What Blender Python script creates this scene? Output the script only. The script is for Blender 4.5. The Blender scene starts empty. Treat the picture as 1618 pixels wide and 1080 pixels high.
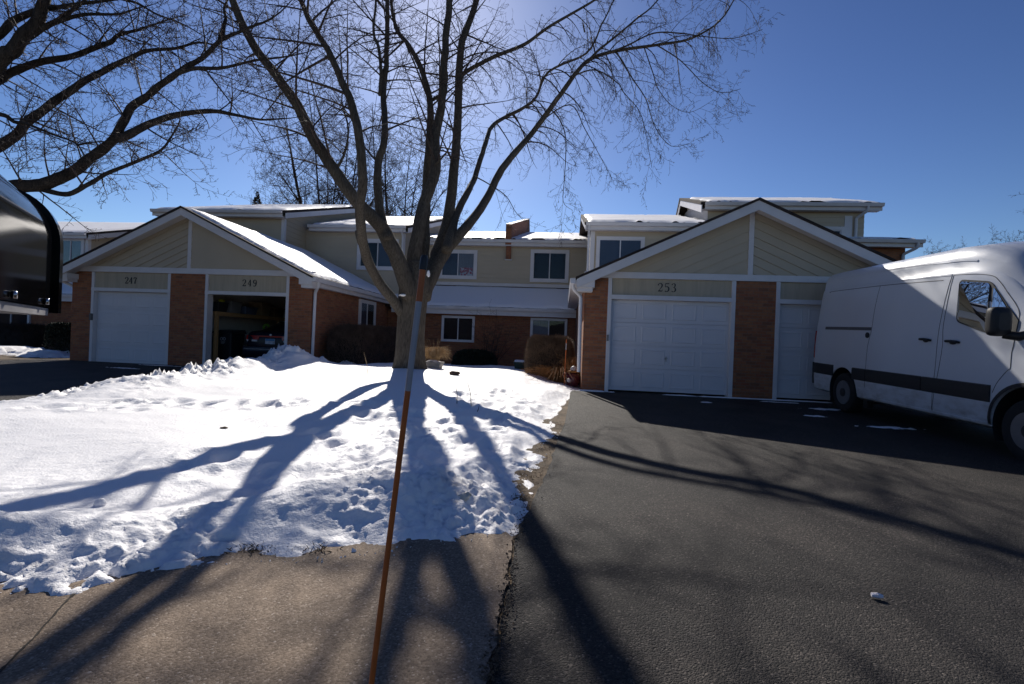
import bpy, bmesh, math, random
import numpy as np
from mathutils import Vector, Matrix, noise as mnoise
R = math.radians
# ------------------------------------------------------------------ camera, sky, sun, exposure
sc = bpy.context.scene
COL = sc.collection
FPX, PW, PH = 764.0, 1618, 1080
YAW, PITCH, ROLL, EYE = R(6.05), R(0.0), R(2.2), 1.05
CM = Matrix.Rotation(YAW, 3, 'Z') @ Matrix.Rotation(math.pi / 2 + PITCH, 3, 'X') @ Matrix.Rotation(ROLL, 3, 'Z')
CP = Vector((0, 0, EYE))
cam_d = bpy.data.cameras.new('camera')
cam = bpy.data.objects.new('camera', cam_d)
COL.objects.link(cam)
cam.matrix_world = Matrix.Translation(CP) @ CM.to_4x4()
cam_d.sensor_width = 36
cam_d.lens = 36 * FPX / PW
cam_d.clip_start = 0.02
cam_d.clip_end = 3000
sc.camera = cam

SUN_EL, SUN_AZ = R(34.8), R(-16.6)          # azimuth measured from +Y towards +X
sv = Vector((math.sin(SUN_AZ) * math.cos(SUN_EL), math.cos(SUN_AZ) * math.cos(SUN_EL), math.sin(SUN_EL)))
w = bpy.data.worlds.new('World')
sc.world = w
w.use_nodes = True
nt = w.node_tree
sky = nt.nodes.new('ShaderNodeTexSky')
sky.sky_type = 'NISHITA'
sky.sun_disc = False
sky.sun_elevation = SUN_EL
sky.sun_rotation = SUN_AZ
sky.altitude = 0
sky.air_density = 1.05
sky.dust_density = 0.3
sky.ozone_density = 3.2
bg = nt.nodes['Background']
gam = nt.nodes.new('ShaderNodeGamma')        # deeper, more saturated winter blue away from the sun
gam.inputs[1].default_value = 1.55
hsv = nt.nodes.new('ShaderNodeHueSaturation')
hsv.inputs['Value'].default_value = 0.40
hsv.inputs['Hue'].default_value = 0.506
hsv.inputs['Saturation'].default_value = 1.0
nt.links.new(sky.outputs[0], gam.inputs[0])
nt.links.new(gam.outputs[0], hsv.inputs['Color'])
nt.links.new(hsv.outputs[0], bg.inputs[0])
bg.inputs[1].default_value = 0.068
sd_ = bpy.data.lights.new('sun', 'SUN')
sd_.energy = 5.0
sd_.angle = R(0.53)
sd_.color = (1, 0.94, 0.85)
sun = bpy.data.objects.new('sun', sd_)
COL.objects.link(sun)
sun.rotation_euler = sv.to_track_quat('Z', 'Y').to_euler()
sun.location = (0, 0, 30)
vs = sc.view_settings
vs.view_transform = 'Standard'
vs.look = 'None'
vs.exposure = 0.15
vs.gamma = 1.0
vs.use_curve_mapping = False

# ------------------------------------------------------------------ measuring helpers
def ray(px, py): return CM @ Vector(((px - PW / 2) / FPX, -(py - PH / 2) / FPX, -1))
def atY(px, py, Y): r = ray(px, py); return CP + r * (Y / r.y)
def atZ(px, py, z): r = ray(px, py); return CP + r * ((z - EYE) / r.z)
def atX(px, py, X): r = ray(px, py); return CP + r * (X / r.x)
def zg(y):
    if y >= 11.3: return 0.0
    return -0.016 * (11.3 - max(y, -1.0))
def atG(px, py):
    p = atZ(px, py, -.1)
    for _ in range(8): p = atZ(px, py, zg(p.y))
    return p
rng = random.Random(7)
def nz(x, y, z=0.0, s=1.0): return mnoise.noise(Vector((x * s, y * s, z * s)))
def S(t):
    t = min(1, max(0, t)); return t * t * (3 - 2 * t)

# ------------------------------------------------------------------ object helpers
def rootloc(o):
    v = Vector((0, 0, 0))
    while o is not None:
        v += o.location; o = o.parent
    return v
def tag(o, label=None, cat=None, group=None, kind=None):
    if label: o['label'] = label
    if cat: o['category'] = cat
    if group: o['group'] = group
    if kind: o['kind'] = kind
    return o
def empty(name, loc, label, cat, group=None):
    o = bpy.data.objects.new(name, None)
    COL.objects.link(o); o.location = loc
    o.empty_display_size = .2
    return tag(o, label, cat, group)
class MB:
    def __init__(s): s.v = []; s.f = []
    def add(s, vs, fs):
        n = len(s.v); s.v += [tuple(p) for p in vs]; s.f += [tuple(i + n for i in f) for f in fs]
    def box(s, x0, x1, y0, y1, z0, z1):
        s.add([(x0,y0,z0),(x1,y0,z0),(x1,y1,z0),(x0,y1,z0),(x0,y0,z1),(x1,y0,z1),(x1,y1,z1),(x0,y1,z1)],
              [(0,3,2,1),(4,5,6,7),(0,1,5,4),(1,2,6,5),(2,3,7,6),(3,0,4,7)])
        return s
    def prism(s, a, b):                       # two matching rings -> closed solid
        n = len(a)
        s.add(list(a) + list(b), [tuple(range(n))[::-1], tuple(range(n, 2 * n))] + [(i, (i + 1) % n, n + (i + 1) % n, n + i) for i in range(n)])
        return s
    def pxz(s, poly, y0, y1): return s.prism([(x, y0, z) for x, z in poly], [(x, y1, z) for x, z in poly])
    def pyz(s, poly, x0, x1): return s.prism([(x0, y, z) for y, z in poly], [(x1, y, z) for y, z in poly])
    def pxy(s, poly, z0, z1): return s.prism([(x, y, z0) for x, y in poly], [(x, y, z1) for x, y in poly])
    def poly(s, pts): s.add(pts, [tuple(range(len(pts)))]); return s
    def tube(s, pts, rad, n=6, cap=True):
        pts = [Vector(p) for p in pts]
        m = len(pts)
        if not hasattr(rad, '__len__'): rad = [rad] * m
        t = (pts[1] - pts[0]).normalized()
        u = t.orthogonal().normalized()
        V = []
        for i in range(m):
            if i == 0: tt = pts[1] - pts[0]
            elif i == m - 1: tt = pts[-1] - pts[-2]
            else: tt = pts[i + 1] - pts[i - 1]
            if tt.length < 1e-9: tt = t
            tt.normalize()
            u = u - tt * u.dot(tt)
            if u.length < 1e-6: u = tt.orthogonal()
            u.normalize(); b = tt.cross(u)
            for k in range(n):
                a = 2 * math.pi * k / n
                V.append(pts[i] + (u * math.cos(a) + b * math.sin(a)) * rad[i])
        F = [(i*n+k, i*n+(k+1)%n, (i+1)*n+(k+1)%n, (i+1)*n+k) for i in range(m-1) for k in range(n)]
        if cap: F += [tuple(range(n))[::-1], tuple(range((m-1)*n, m*n))]
        s.add(V, F); return s
    def lathe(s, prof, c, axis='Z', n=24):    # prof: (radius, height along axis)
        V = []
        for r, h in prof:
            for k in range(n):
                a = 2 * math.pi * k / n; x, y = r * math.cos(a), r * math.sin(a)
                p = (x, y, h) if axis == 'Z' else ((h, x, y) if axis == 'X' else (x, h, y))
                V.append((c[0] + p[0], c[1] + p[1], c[2] + p[2]))
        m = len(prof)
        s.add(V, [(i*n+k, i*n+(k+1)%n, (i+1)*n+(k+1)%n, (i+1)*n+k) for i in range(m-1) for k in range(n)]
              + [tuple(range(n))[::-1], tuple(range((m-1)*n, m*n))])
        return s
    def grid(s, P):                           # P[i][j] points
        a, b = len(P), len(P[0])
        s.add([p for r in P for p in r], [(i*b+j, i*b+j+1, (i+1)*b+j+1, (i+1)*b+j) for i in range(a-1) for j in range(b-1)])
        return s
    def build(s, name, mat, parent=None, smooth=False, local=False, angle=None, label=None, fix=True):
        me = bpy.data.meshes.new(name)
        V = s.v
        off = Vector((0, 0, 0))
        o = bpy.data.objects.new(name, me)
        if parent is not None:
            if not local: off = rootloc(parent)
            o.parent = parent
        elif not local:
            A = np.array(V); off = Vector(((A[:,0].min()+A[:,0].max())/2, (A[:,1].min()+A[:,1].max())/2, A[:,2].min()))
            o.location = off
        if off.length > 0: V = [(p[0]-off.x, p[1]-off.y, p[2]-off.z) for p in V]
        me.from_pydata(V, [], s.f)
        me.materials.append(mat)
        if fix and len(s.f) < 60000:
            bm = bmesh.new(); bm.from_mesh(me); bmesh.ops.recalc_face_normals(bm, faces=bm.faces); bm.to_mesh(me); bm.free()
        if smooth:
            me.polygons.foreach_set('use_smooth', [True] * len(me.polygons))
            if angle: me.set_sharp_from_angle(angle=R(angle))
        me.update()
        COL.objects.link(o)
        if label: o['label'] = label
        return o
def B(x0, x1, y0, y1, z0, z1): return MB().box(x0, x1, y0, y1, z0, z1)
def bevel(o, wd=.01, seg=2):
    m = o.modifiers.new('bevel', 'BEVEL'); m.width = wd; m.segments = seg; m.limit_method = 'ANGLE'; m.angle_limit = R(35)
    return o

# ------------------------------------------------------------------ materials
def newmat(name):
    m = bpy.data.materials.new(name); m.use_nodes = True
    t = m.node_tree; b = t.nodes['Principled BSDF']
    return m, t, b
def N(t, typ, **kw):
    n = t.nodes.new(typ)
    for k, v in kw.items():
        if k[0] == '_': setattr(n, k[1:], v)
        else:
            key = k.replace('__', ' ')
            n.inputs[int(key[1:]) if key[0] == 'i' and key[1:].isdigit() else key].default_value = v
    return n
def ramp(t, fac, stops):
    r = t.nodes.new('ShaderNodeValToRGB')
    while len(r.color_ramp.elements) < len(stops): r.color_ramp.elements.new(.5)
    for e, (p, c) in zip(r.color_ramp.elements, stops): e.position = p; e.color = (*c, 1)
    t.links.new(fac, r.inputs[0]); return r
def mat(name, col, rough=.6, var=.12, scale=6, bump=0, bscale=60, bdist=.005, metal=0, spec=.5, coat=0, detail=4, stretch=None):
    m, t, b = newmat(name)
    tc = N(t, 'ShaderNodeTexCoord')
    vec = tc.outputs['Object']
    if stretch:
        mp = N(t, 'ShaderNodeMapping'); mp.inputs['Scale'].default_value = stretch
        t.links.new(vec, mp.inputs[0]); vec = mp.outputs[0]
    n1 = N(t, 'ShaderNodeTexNoise', Scale=scale, Detail=detail)
    t.links.new(vec, n1.inputs['Vector'])
    lo = tuple(max(0, c * (1 - var)) for c in col); hi = tuple(min(1, c * (1 + var)) for c in col)
    r = ramp(t, n1.outputs[0], [(.3, lo), (.7, hi)])
    t.links.new(r.outputs[0], b.inputs['Base Color'])
    b.inputs['Roughness'].default_value = rough
    b.inputs['Metallic'].default_value = metal
    b.inputs['Specular IOR Level'].default_value = spec
    b.inputs['Coat Weight'].default_value = coat
    b.inputs['Coat Roughness'].default_value = .04
    if bump:
        n2 = N(t, 'ShaderNodeTexNoise', Scale=bscale, Detail=4)
        t.links.new(vec, n2.inputs['Vector'])
        bp = N(t, 'ShaderNodeBump', Strength=bump, Distance=bdist)
        t.links.new(n2.outputs[0], bp.inputs['Height']); t.links.new(bp.outputs[0], b.inputs['Normal'])
    return m
def brickmat():
    m, t, b = newmat('brick')
    tc = N(t, 'ShaderNodeTexCoord'); sp = N(t, 'ShaderNodeSeparateXYZ'); t.links.new(tc.outputs['Object'], sp.inputs[0])
    ad = N(t, 'ShaderNodeMath', _operation='ADD'); t.links.new(sp.outputs[0], ad.inputs[0]); t.links.new(sp.outputs[1], ad.inputs[1])
    cb = N(t, 'ShaderNodeCombineXYZ'); t.links.new(ad.outputs[0], cb.inputs[0]); t.links.new(sp.outputs[2], cb.inputs[1])
    bt = N(t, 'ShaderNodeTexBrick', Scale=1.0)
    bt.offset = .5
    bt.inputs['Brick Width'].default_value = .205; bt.inputs['Row Height'].default_value = .0685
    bt.inputs['Mortar Size'].default_value = .006; bt.inputs['Mortar Smooth'].default_value = .2
    bt.inputs['Bias'].default_value = .12
    bt.inputs['Color1'].default_value = (0, 0, 0, 1); bt.inputs['Color2'].default_value = (1, 1, 1, 1); bt.inputs['Mortar'].default_value = (.5, .5, .5, 1)
    t.links.new(cb.outputs[0], bt.inputs['Vector'])
    cr = ramp(t, bt.outputs['Color'], [(0, (.10, .055, .038)), (.07, (.20, .09, .052)), (.4, (.32, .122, .054)), (.7, (.375, .155, .07)), (1, (.31, .105, .052))])
    no = N(t, 'ShaderNodeTexNoise', Scale=14, Detail=5); t.links.new(tc.outputs['Object'], no.inputs['Vector'])
    mx = N(t, 'ShaderNodeMix', _data_type='RGBA', _blend_type='MULTIPLY'); mx.inputs[0].default_value = .5
    t.links.new(cr.outputs[0], mx.inputs[6])
    r2 = ramp(t, no.outputs[0], [(.3, (.6, .6, .6)), (.7, (1.15, 1.1, 1.1))]); t.links.new(r2.outputs[0], mx.inputs[7])
    m2 = N(t, 'ShaderNodeMix', _data_type='RGBA'); t.links.new(bt.outputs['Fac'], m2.inputs[0])
    t.links.new(mx.outputs[2], m2.inputs[6]); m2.inputs[7].default_value = (.22, .14, .10, 1)
    t.links.new(m2.outputs[2], b.inputs['Base Color']); b.inputs['Roughness'].default_value = .9
    iv = N(t, 'ShaderNodeMath', _operation='SUBTRACT', i0=1.0); t.links.new(bt.outputs['Fac'], iv.inputs[1])
    bp = N(t, 'ShaderNodeBump', Strength=.8, Distance=.006); t.links.new(iv.outputs[0], bp.inputs['Height']); t.links.new(bp.outputs[0], b.inputs['Normal'])
    return m
def asphaltmat():
    m, t, b = newmat('asphalt')
    tc = N(t, 'ShaderNodeTexCoord')
    v1 = N(t, 'ShaderNodeTexVoronoi', Scale=120); t.links.new(tc.outputs['Object'], v1.inputs['Vector'])
    v2 = N(t, 'ShaderNodeTexVoronoi', Scale=230); t.links.new(tc.outputs['Object'], v2.inputs['Vector'])
    n1 = N(t, 'ShaderNodeTexNoise', Scale=1.3, Detail=6); t.links.new(tc.outputs['Object'], n1.inputs['Vector'])
    sp = N(t, 'ShaderNodeSeparateColor'); t.links.new(v1.outputs['Color'], sp.inputs[0])
    c1 = ramp(t, sp.outputs[0], [(0, (.012, .0105, .010)), (.6, (.027, .0235, .022)), (.93, (.050, .043, .039)), (1, (.12, .105, .095))])
    r1 = ramp(t, n1.outputs[0], [(.3, (.62, .62, .63)), (.5, (1, .98, .97)), (.72, (1.45, 1.38, 1.32))])
    mx = N(t, 'ShaderNodeMix', _data_type='RGBA', _blend_type='MULTIPLY'); mx.inputs[0].default_value = 1
    t.links.new(c1.outputs[0], mx.inputs[6]); t.links.new(r1.outputs[0], mx.inputs[7]); t.links.new(mx.outputs[2], b.inputs['Base Color'])
    b.inputs['Roughness'].default_value = .72
    b.inputs['Specular IOR Level'].default_value = .32
    n5 = N(t, 'ShaderNodeTexNoise', Scale=170, Detail=5, Roughness=.7); t.links.new(tc.outputs['Object'], n5.inputs['Vector'])
    h0 = N(t, 'ShaderNodeMath', _operation='MULTIPLY_ADD', i1=-.8); t.links.new(n5.outputs[0], h0.inputs[0]); t.links.new(v1.outputs['Distance'], h0.inputs[2])
    h = N(t, 'ShaderNodeMath', _operation='MULTIPLY_ADD', i1=.45); t.links.new(v2.outputs['Distance'], h.inputs[0]); t.links.new(h0.outputs[0], h.inputs[2])
    bp = N(t, 'ShaderNodeBump', Strength=1.0, Distance=.009); bp.invert = True
    t.links.new(h.outputs[0], bp.inputs['Height']); t.links.new(bp.outputs[0], b.inputs['Normal'])
    return m
def concretemat():
    m, t, b = newmat('concrete')
    tc = N(t, 'ShaderNodeTexCoord')
    v1 = N(t, 'ShaderNodeTexVoronoi', Scale=130); t.links.new(tc.outputs['Object'], v1.inputs['Vector'])
    n1 = N(t, 'ShaderNodeTexNoise', Scale=2.2, Detail=8); t.links.new(tc.outputs['Object'], n1.inputs['Vector'])
    n2 = N(t, 'ShaderNodeTexNoise', Scale=120, Detail=4); t.links.new(tc.outputs['Object'], n2.inputs['Vector'])
    sp = N(t, 'ShaderNodeSeparateColor'); t.links.new(v1.outputs['Color'], sp.inputs[0])
    c1 = ramp(t, sp.outputs[0], [(0, (.13, .092, .062)), (.5, (.215, .158, .112)), (.92, (.27, .205, .15)), (.985, (.36, .29, .23)), (1, (.46, .39, .33))])
    r1 = ramp(t, n1.outputs[0], [(.3, (.72, .7, .68)), (.7, (1.15, 1.13, 1.1))])
    mx = N(t, 'ShaderNodeMix', _data_type='RGBA', _blend_type='MULTIPLY'); mx.inputs[0].default_value = 1
    t.links.new(c1.outputs[0], mx.inputs[6]); t.links.new(r1.outputs[0], mx.inputs[7]); t.links.new(mx.outputs[2], b.inputs['Base Color'])
    b.inputs['Roughness'].default_value = .85
    h = N(t, 'ShaderNodeMath', _operation='MULTIPLY_ADD', i1=-.8); t.links.new(v1.outputs['Distance'], h.inputs[0]); t.links.new(n2.outputs[0], h.inputs[2])
    bp = N(t, 'ShaderNodeBump', Strength=.55, Distance=.004); t.links.new(h.outputs[0], bp.inputs['Height']); t.links.new(bp.outputs[0], b.inputs['Normal'])
    return m
def snowmat(name='snow', dirt=False):
    m, t, b = newmat(name)
    tc = N(t, 'ShaderNodeTexCoord')
    n1 = N(t, 'ShaderNodeTexNoise', Scale=45, Detail=5); t.links.new(tc.outputs['Object'], n1.inputs['Vector'])
    n2 = N(t, 'ShaderNodeTexNoise', Scale=160, Detail=3); t.links.new(tc.outputs['Object'], n2.inputs['Vector'])
    b.inputs['Base Color'].default_value = (.93, .92, .93, 1); b.inputs['Roughness'].default_value = .55
    b.inputs['Specular IOR Level'].default_value = .3
    if dirt:
        at = N(t, 'ShaderNodeAttribute'); at.attribute_name = 'dirt'
        mx = N(t, 'ShaderNodeMix', _data_type='RGBA'); t.links.new(at.outputs['Fac'], mx.inputs[0])
        mx.inputs[6].default_value = (.93, .92, .93, 1); mx.inputs[7].default_value = (.36, .30, .22, 1)
        t.links.new(mx.outputs[2], b.inputs['Base Color'])
    ad = N(t, 'ShaderNodeMath', _operation='MULTIPLY_ADD', i1=.4); t.links.new(n2.outputs[0], ad.inputs[0]); t.links.new(n1.outputs[0], ad.inputs[2])
    bp = N(t, 'ShaderNodeBump', Strength=.5, Distance=.016); t.links.new(ad.outputs[0], bp.inputs['Height']); t.links.new(bp.outputs[0], b.inputs['Normal'])
    return m
def glassmat(name, tint=(.6, .65, .7), refl=.5):
    m, t, b = newmat(name); t.nodes.remove(b)
    tr = N(t, 'ShaderNodeBsdfTransparent'); tr.inputs[0].default_value = (*tint, 1)
    gl = N(t, 'ShaderNodeBsdfGlossy', Roughness=.01)
    no = N(t, 'ShaderNodeTexNoise', Scale=1.5); bp = N(t, 'ShaderNodeBump', Strength=.03, Distance=.02)
    tc = N(t, 'ShaderNodeTexCoord'); t.links.new(tc.outputs['Object'], no.inputs['Vector'])
    t.links.new(no.outputs[0], bp.inputs['Height']); t.links.new(bp.outputs[0], gl.inputs['Normal'])
    fr = N(t, 'ShaderNodeFresnel', IOR=1.55)
    mu = N(t, 'ShaderNodeMath', _operation='MULTIPLY', i1=refl * 2.5); mu.use_clamp = True; t.links.new(fr.outputs[0], mu.inputs[0])
    mx = N(t, 'ShaderNodeMixShader'); t.links.new(mu.outputs[0], mx.inputs[0]); t.links.new(tr.outputs[0], mx.inputs[1]); t.links.new(gl.outputs[0], mx.inputs[2])
    t.links.new(mx.outputs[0], t.nodes['Material Output'].inputs[0])
    return m
def barkmat(name, lo, hi, sc_=9):
    m, t, b = newmat(name)
    tc = N(t, 'ShaderNodeTexCoord'); mp = N(t, 'ShaderNodeMapping'); mp.inputs['Scale'].default_value = (1, 1, .16); t.links.new(tc.outputs['Object'], mp.inputs[0])
    v = N(t, 'ShaderNodeTexVoronoi', Scale=sc_ * 3); v.feature = 'DISTANCE_TO_EDGE'; 
    n = N(t, 'ShaderNodeTexNoise', Scale=sc_, Detail=8, Distortion=.4); t.links.new(mp.outputs[0], n.inputs['Vector'])
    n3 = N(t, 'ShaderNodeTexNoise', Scale=1.5, Detail=3); t.links.new(tc.outputs['Object'], n3.inputs['Vector'])
    ma = N(t, 'ShaderNodeVectorMath', _operation='MULTIPLY_ADD'); ma.inputs[1].default_value = (.08, .08, .08)
    t.links.new(n.outputs['Color'], ma.inputs[0]); t.links.new(mp.outputs[0], ma.inputs[2]); t.links.new(ma.outputs[0], v.inputs['Vector'])
    hh = N(t, 'ShaderNodeMath', _operation='MULTIPLY_ADD', i1=1.6); t.links.new(v.outputs['Distance'], hh.inputs[0]); t.links.new(n.outputs[0], hh.inputs[2])
    r = ramp(t, n.outputs[0], [(.3, lo), (.7, hi)])
    mx = N(t, 'ShaderNodeMix', _data_type='RGBA', _blend_type='MULTIPLY'); mx.inputs[0].default_value = .5
    r3 = ramp(t, n3.outputs[0], [(.35, (.6, .6, .6)), (.65, (1.1, 1.1, 1.05))])
    t.links.new(r.outputs[0], mx.inputs[6]); t.links.new(r3.outputs[0], mx.inputs[7]); t.links.new(mx.outputs[2], b.inputs['Base Color'])
    b.inputs['Roughness'].default_value = .9
    b.inputs['Specular IOR Level'].default_value = .2
    bp = N(t, 'ShaderNodeBump', Strength=.9, Distance=.03); t.links.new(hh.outputs[0], bp.inputs['Height']); t.links.new(bp.outputs[0], b.inputs['Normal'])
    return m
def shinglemat():
    m, t, b = newmat('shingle')
    tc = N(t, 'ShaderNodeTexCoord')
    v = N(t, 'ShaderNodeTexVoronoi', Scale=6); t.links.new(tc.outputs['Object'], v.inputs['Vector'])
    n = N(t, 'ShaderNodeTexNoise', Scale=60, Detail=4); t.links.new(tc.outputs['Object'], n.inputs['Vector'])
    sp = N(t, 'ShaderNodeSeparateColor'); t.links.new(v.outputs['Color'], sp.inputs[0])
    r = ramp(t, sp.outputs[0], [(0, (.018, .013, .012)), (1, (.05, .036, .032))])
    t.links.new(r.outputs[0], b.inputs['Base Color']); b.inputs['Roughness'].default_value = .95
    bp = N(t, 'ShaderNodeBump', Strength=.7, Distance=.01); t.links.new(n.outputs[0], bp.inputs['Height']); t.links.new(bp.outputs[0], b.inputs['Normal'])
    return m
M = dict(
    brick=brickmat(), asphalt=asphaltmat(), concrete=concretemat(), snow=snowmat(), lawn=snowmat('lawn_snow', True), shingle=shinglemat(),
    trim=mat('white_trim', (.68, .66, .67), .5, .05, 3), siding=mat('cream_siding', (.50, .425, .315), .7, .05, 1.2, .15, 90, .002),
    panel=mat('header_panel', (.46, .39, .285), .75, .1, 2.5, .1, 40, .003, stretch=(6, 6, .4)),
    door=mat('white_door', (.66, .65, .68), .45, .03, 2), gutter=mat('gutter_white', (.68, .67, .69), .4, .08, 2),
    number=mat('black_number', (.015, .015, .015), .4, .1), black=mat('black_plastic', (.012, .012, .013), .45, .2),
    rubber=mat('rubber', (.014, .014, .015), .8, .3, 20, .2, 80), soil=mat('soil', (.115, .080, .048), .95, .5, 5, .8, 30, .02, detail=10),
    mortar=mat('cap', (.3, .29, .28), .8), drywall=mat('drywall', (.55, .53, .48), .9, .05), floor=mat('garage_floor', (.2, .19, .18), .8, .2, 3),
    wood=mat('lumber', (.42, .24, .10), .7, .25, 10, stretch=(8, 8, 1)), curtain=mat('blue_blind', (.085, .10, .135), .8, .06, 3),
    pale=mat('pale_curtain', (.30, .30, .31), .85, .1, 8, stretch=(8, 8, .3)), dark=mat('room_shade', (.012, .014, .018), .9, .3),
    glass=glassmat('window_glass', (.84, .88, .92), .12), bark=barkmat('maple_bark', (.10, .083, .066), (.26, .22, .175), 48), bark2=barkmat('dark_bark', (.030, .024, .021), (.075, .062, .052)),
    twig=mat('twig', (.055, .038, .032), .8, .3, 3), twig2=mat('far_twig', (.05, .036, .032), .85, .3, 2),
)

# ------------------------------------------------------------------ setting
E_ = 400
def gsheet(name, polys, dz, m):
    mb = MB()
    for p in polys: mb.poly([(x, y, zg(y) + dz) for x, y in p])
    o = mb.build(name, m, fix=False)
    for f in o.data.polygons:
        pass
    bm = bmesh.new(); bm.from_mesh(o.data)
    for f in bm.faces:
        if f.normal.z < 0: f.normal_flip()
    bm.to_mesh(o.data); bm.free()
    return tag(o, kind='structure')
gsheet('ground', [[(-E_, -E_), (E_, -E_), (E_, -1), (-E_, -1)], [(-E_, -1), (E_, -1), (E_, 11.3), (-E_, 11.3)], [(-E_, 11.3), (E_, 11.3), (E_, 900), (-E_, 900)]], -.014, M['soil'])
edge_px = [(902, 616), (892, 668), (881, 692), (869, 734), (846, 781), (830, 816), (815, 850), (806, 900), (803, 940), (793, 985), (780, 1040), (768, 1080)]
edge = [(p.x, p.y) for p in (atG(*q) for q in edge_px)]
edge_f = []
for i in range(len(edge) - 1):              # crumbling asphalt edge
    for k in range(6):
        a = k / 6; x = edge[i][0] * (1 - a) + edge[i+1][0] * a; y = edge[i][1] * (1 - a) + edge[i+1][1] * a
        edge_f.append((x + .025 * nz(x, y, 3, 6) + .012 * nz(x, y, 5, 25), y))
edge_f += [(-.3, 1.1), (-.42, .3), (-.5, -1)]
gsheet('driveway', [[(.42, 11.3)] + edge_f + [(26, -1), (26, 11.3)], [(-15.55, -1), (-7.62, -1), (-7.62, 11.3), (-15.55, 11.3)], [(-15.55, 11.3), (-7.3, 11.3), (-7.3, 13.0), (-15.55, 13.0)],
        [(26, 11.3), (26, 18), (7.75, 18), (7.75, 11.3)]], -.004, M['asphalt'])
gsheet('road', [[(-60, -9), (60, -9), (60, -1), (-60, -1)]], -.004, M['asphalt'])
ce = [(x - .012 - .006 * abs(nz(x, y, 9, 30)), y) for x, y in edge_f if y < 2.95]
gsheet('pavement', [ce + [(-7.6, -1), (-7.6, .1), (-3, 2.1), (-1.3, 3.0), (-.45, 3.2)]], .004, M['concrete'])
mb = MB()                                    # tooled joint, opened into a ragged crack
pj = [atG(130, 925), atG(95, 962), atG(60, 1002), atG(10, 1052), atG(-60, 1120)]
V1 = []; V2 = []
for i in range(len(pj) - 1):
    for k in range(10):
        p = pj[i].lerp(pj[i+1], k / 10); wv = .003 + .010 * abs(nz(p.x, p.y, 0, 22)); sx = .004 * nz(p.x, p.y, 2, 9) + .003 * nz(p.x, p.y, 3, 40)
        V1.append((p.x + sx - wv, p.y, zg(p.y) + .0065)); V2.append((p.x + sx + wv, p.y, zg(p.y) + .0065))
mb.grid([V1, V2])
tag(mb.build('pavement_crack', mat('crack_dirt', (.03, .024, .018), .95, .5, 40), fix=False), kind='structure')

# snow on the front lawn: one height field, ragged where it runs out over the ground
snow_px = [(905, 619), (884, 640), (872, 655), (868, 664), (884, 687), (866, 696), (850, 707), (866, 721), (840, 735), (822, 752), (828, 768), (818, 800), (795, 838), (752, 850), (700, 858), (620, 868), (560, 873), (505, 884),
           (430, 887), (370, 886), (300, 893), (200, 907), (130, 926), (60, 931), (0, 936)]
poly = [(p.x, p.y) for p in (atG(*q) for q in snow_px)] + [(-3.1, 1.45), (-5, .6), (-8.2, -.5), (-8.0, 3), (-7.75, 6), (-7.55, 12.2), (-7.12, 13.0), (-7.12, 19), (.45, 19), (.45, 12.0)]
PA = np.array(poly); PB = np.roll(PA, -1, axis=0)
xs = np.concatenate([np.arange(-8.6, -5.6, .032), np.arange(-5.6, -3.9, .042), np.arange(-3.9, .62, .0165)])
ys = [-.7]
while ys[-1] < 18.9:
    y = ys[-1]; ys.append(y + (.09 if y < 1.2 else .013 + .0075 * max(0, y - 3.0)))
ys = np.array(ys)
GX, GY = np.meshgrid(xs, ys)
dmin = np.full(GX.shape, 1e9); ins = np.zeros(GX.shape, bool)
for a, b_ in zip(PA, PB):
    d = b_ - a; L2 = (d ** 2).sum()
    t_ = np.clip(((GX - a[0]) * d[0] + (GY - a[1]) * d[1]) / L2, 0, 1)
    dmin = np.minimum(dmin, np.hypot(GX - a[0] - t_ * d[0], GY - a[1] - t_ * d[1]))
    c_ = (a[1] > GY) != (b_[1] > GY)
    xi = a[0] + (GY - a[1]) / (d[1] if abs(d[1]) > 1e-9 else 1e-9) * d[0]
    ins ^= c_ & (GX < xi)
SDF = np.where(ins, dmin, -dmin)
TRX, TRY = -3.58, 11.0
feet = []
def path(p0, p1, n, jit, dep=.05):
    for i in range(n):
        a = i / max(1, n - 1); feet.append((p0[0] * (1-a) + p1[0] * a + rng.uniform(-jit, jit), p0[1] * (1-a) + p1[1] * a + rng.uniform(-jit, jit), rng.uniform(.06, .13), rng.uniform(.5, 1) * dep))
path((-5.8, 5.9), (-3.2, 6.6), 26, .22, .045)
path((-6.4, 5.2), (-5.2, 5.5), 9, .15, .04)
path((-1.6, 8.4), (-.5, 4.2), 26, .3, .05)
path((-2.6, 6.6), (-.9, 4.0), 34, .5, .05)
path((-2.7, 4.9), (-1.1, 4.2), 18, .3, .04)
path((-1.2, 9.0), (-.2, 7.2), 16, .3, .04)
path((-3.1, 3.6), (-2.0, 3.5), 14, .3, .04)
ZZ = np.zeros(GX.shape); DI = np.zeros(GX.shape)
fz = np.zeros(GX.shape)
for fx, fy, fr, fd in feet:
    q = ((GX - fx) / fr) ** 2 + ((GY - fy) / (fr * 1.5)) ** 2
    fz -= fd * np.exp(-q ** 1.5) - fd * .35 * np.exp(-(np.sqrt(q) - 1.5) ** 2 * 5)
VOR = mnoise.voronoi
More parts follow.
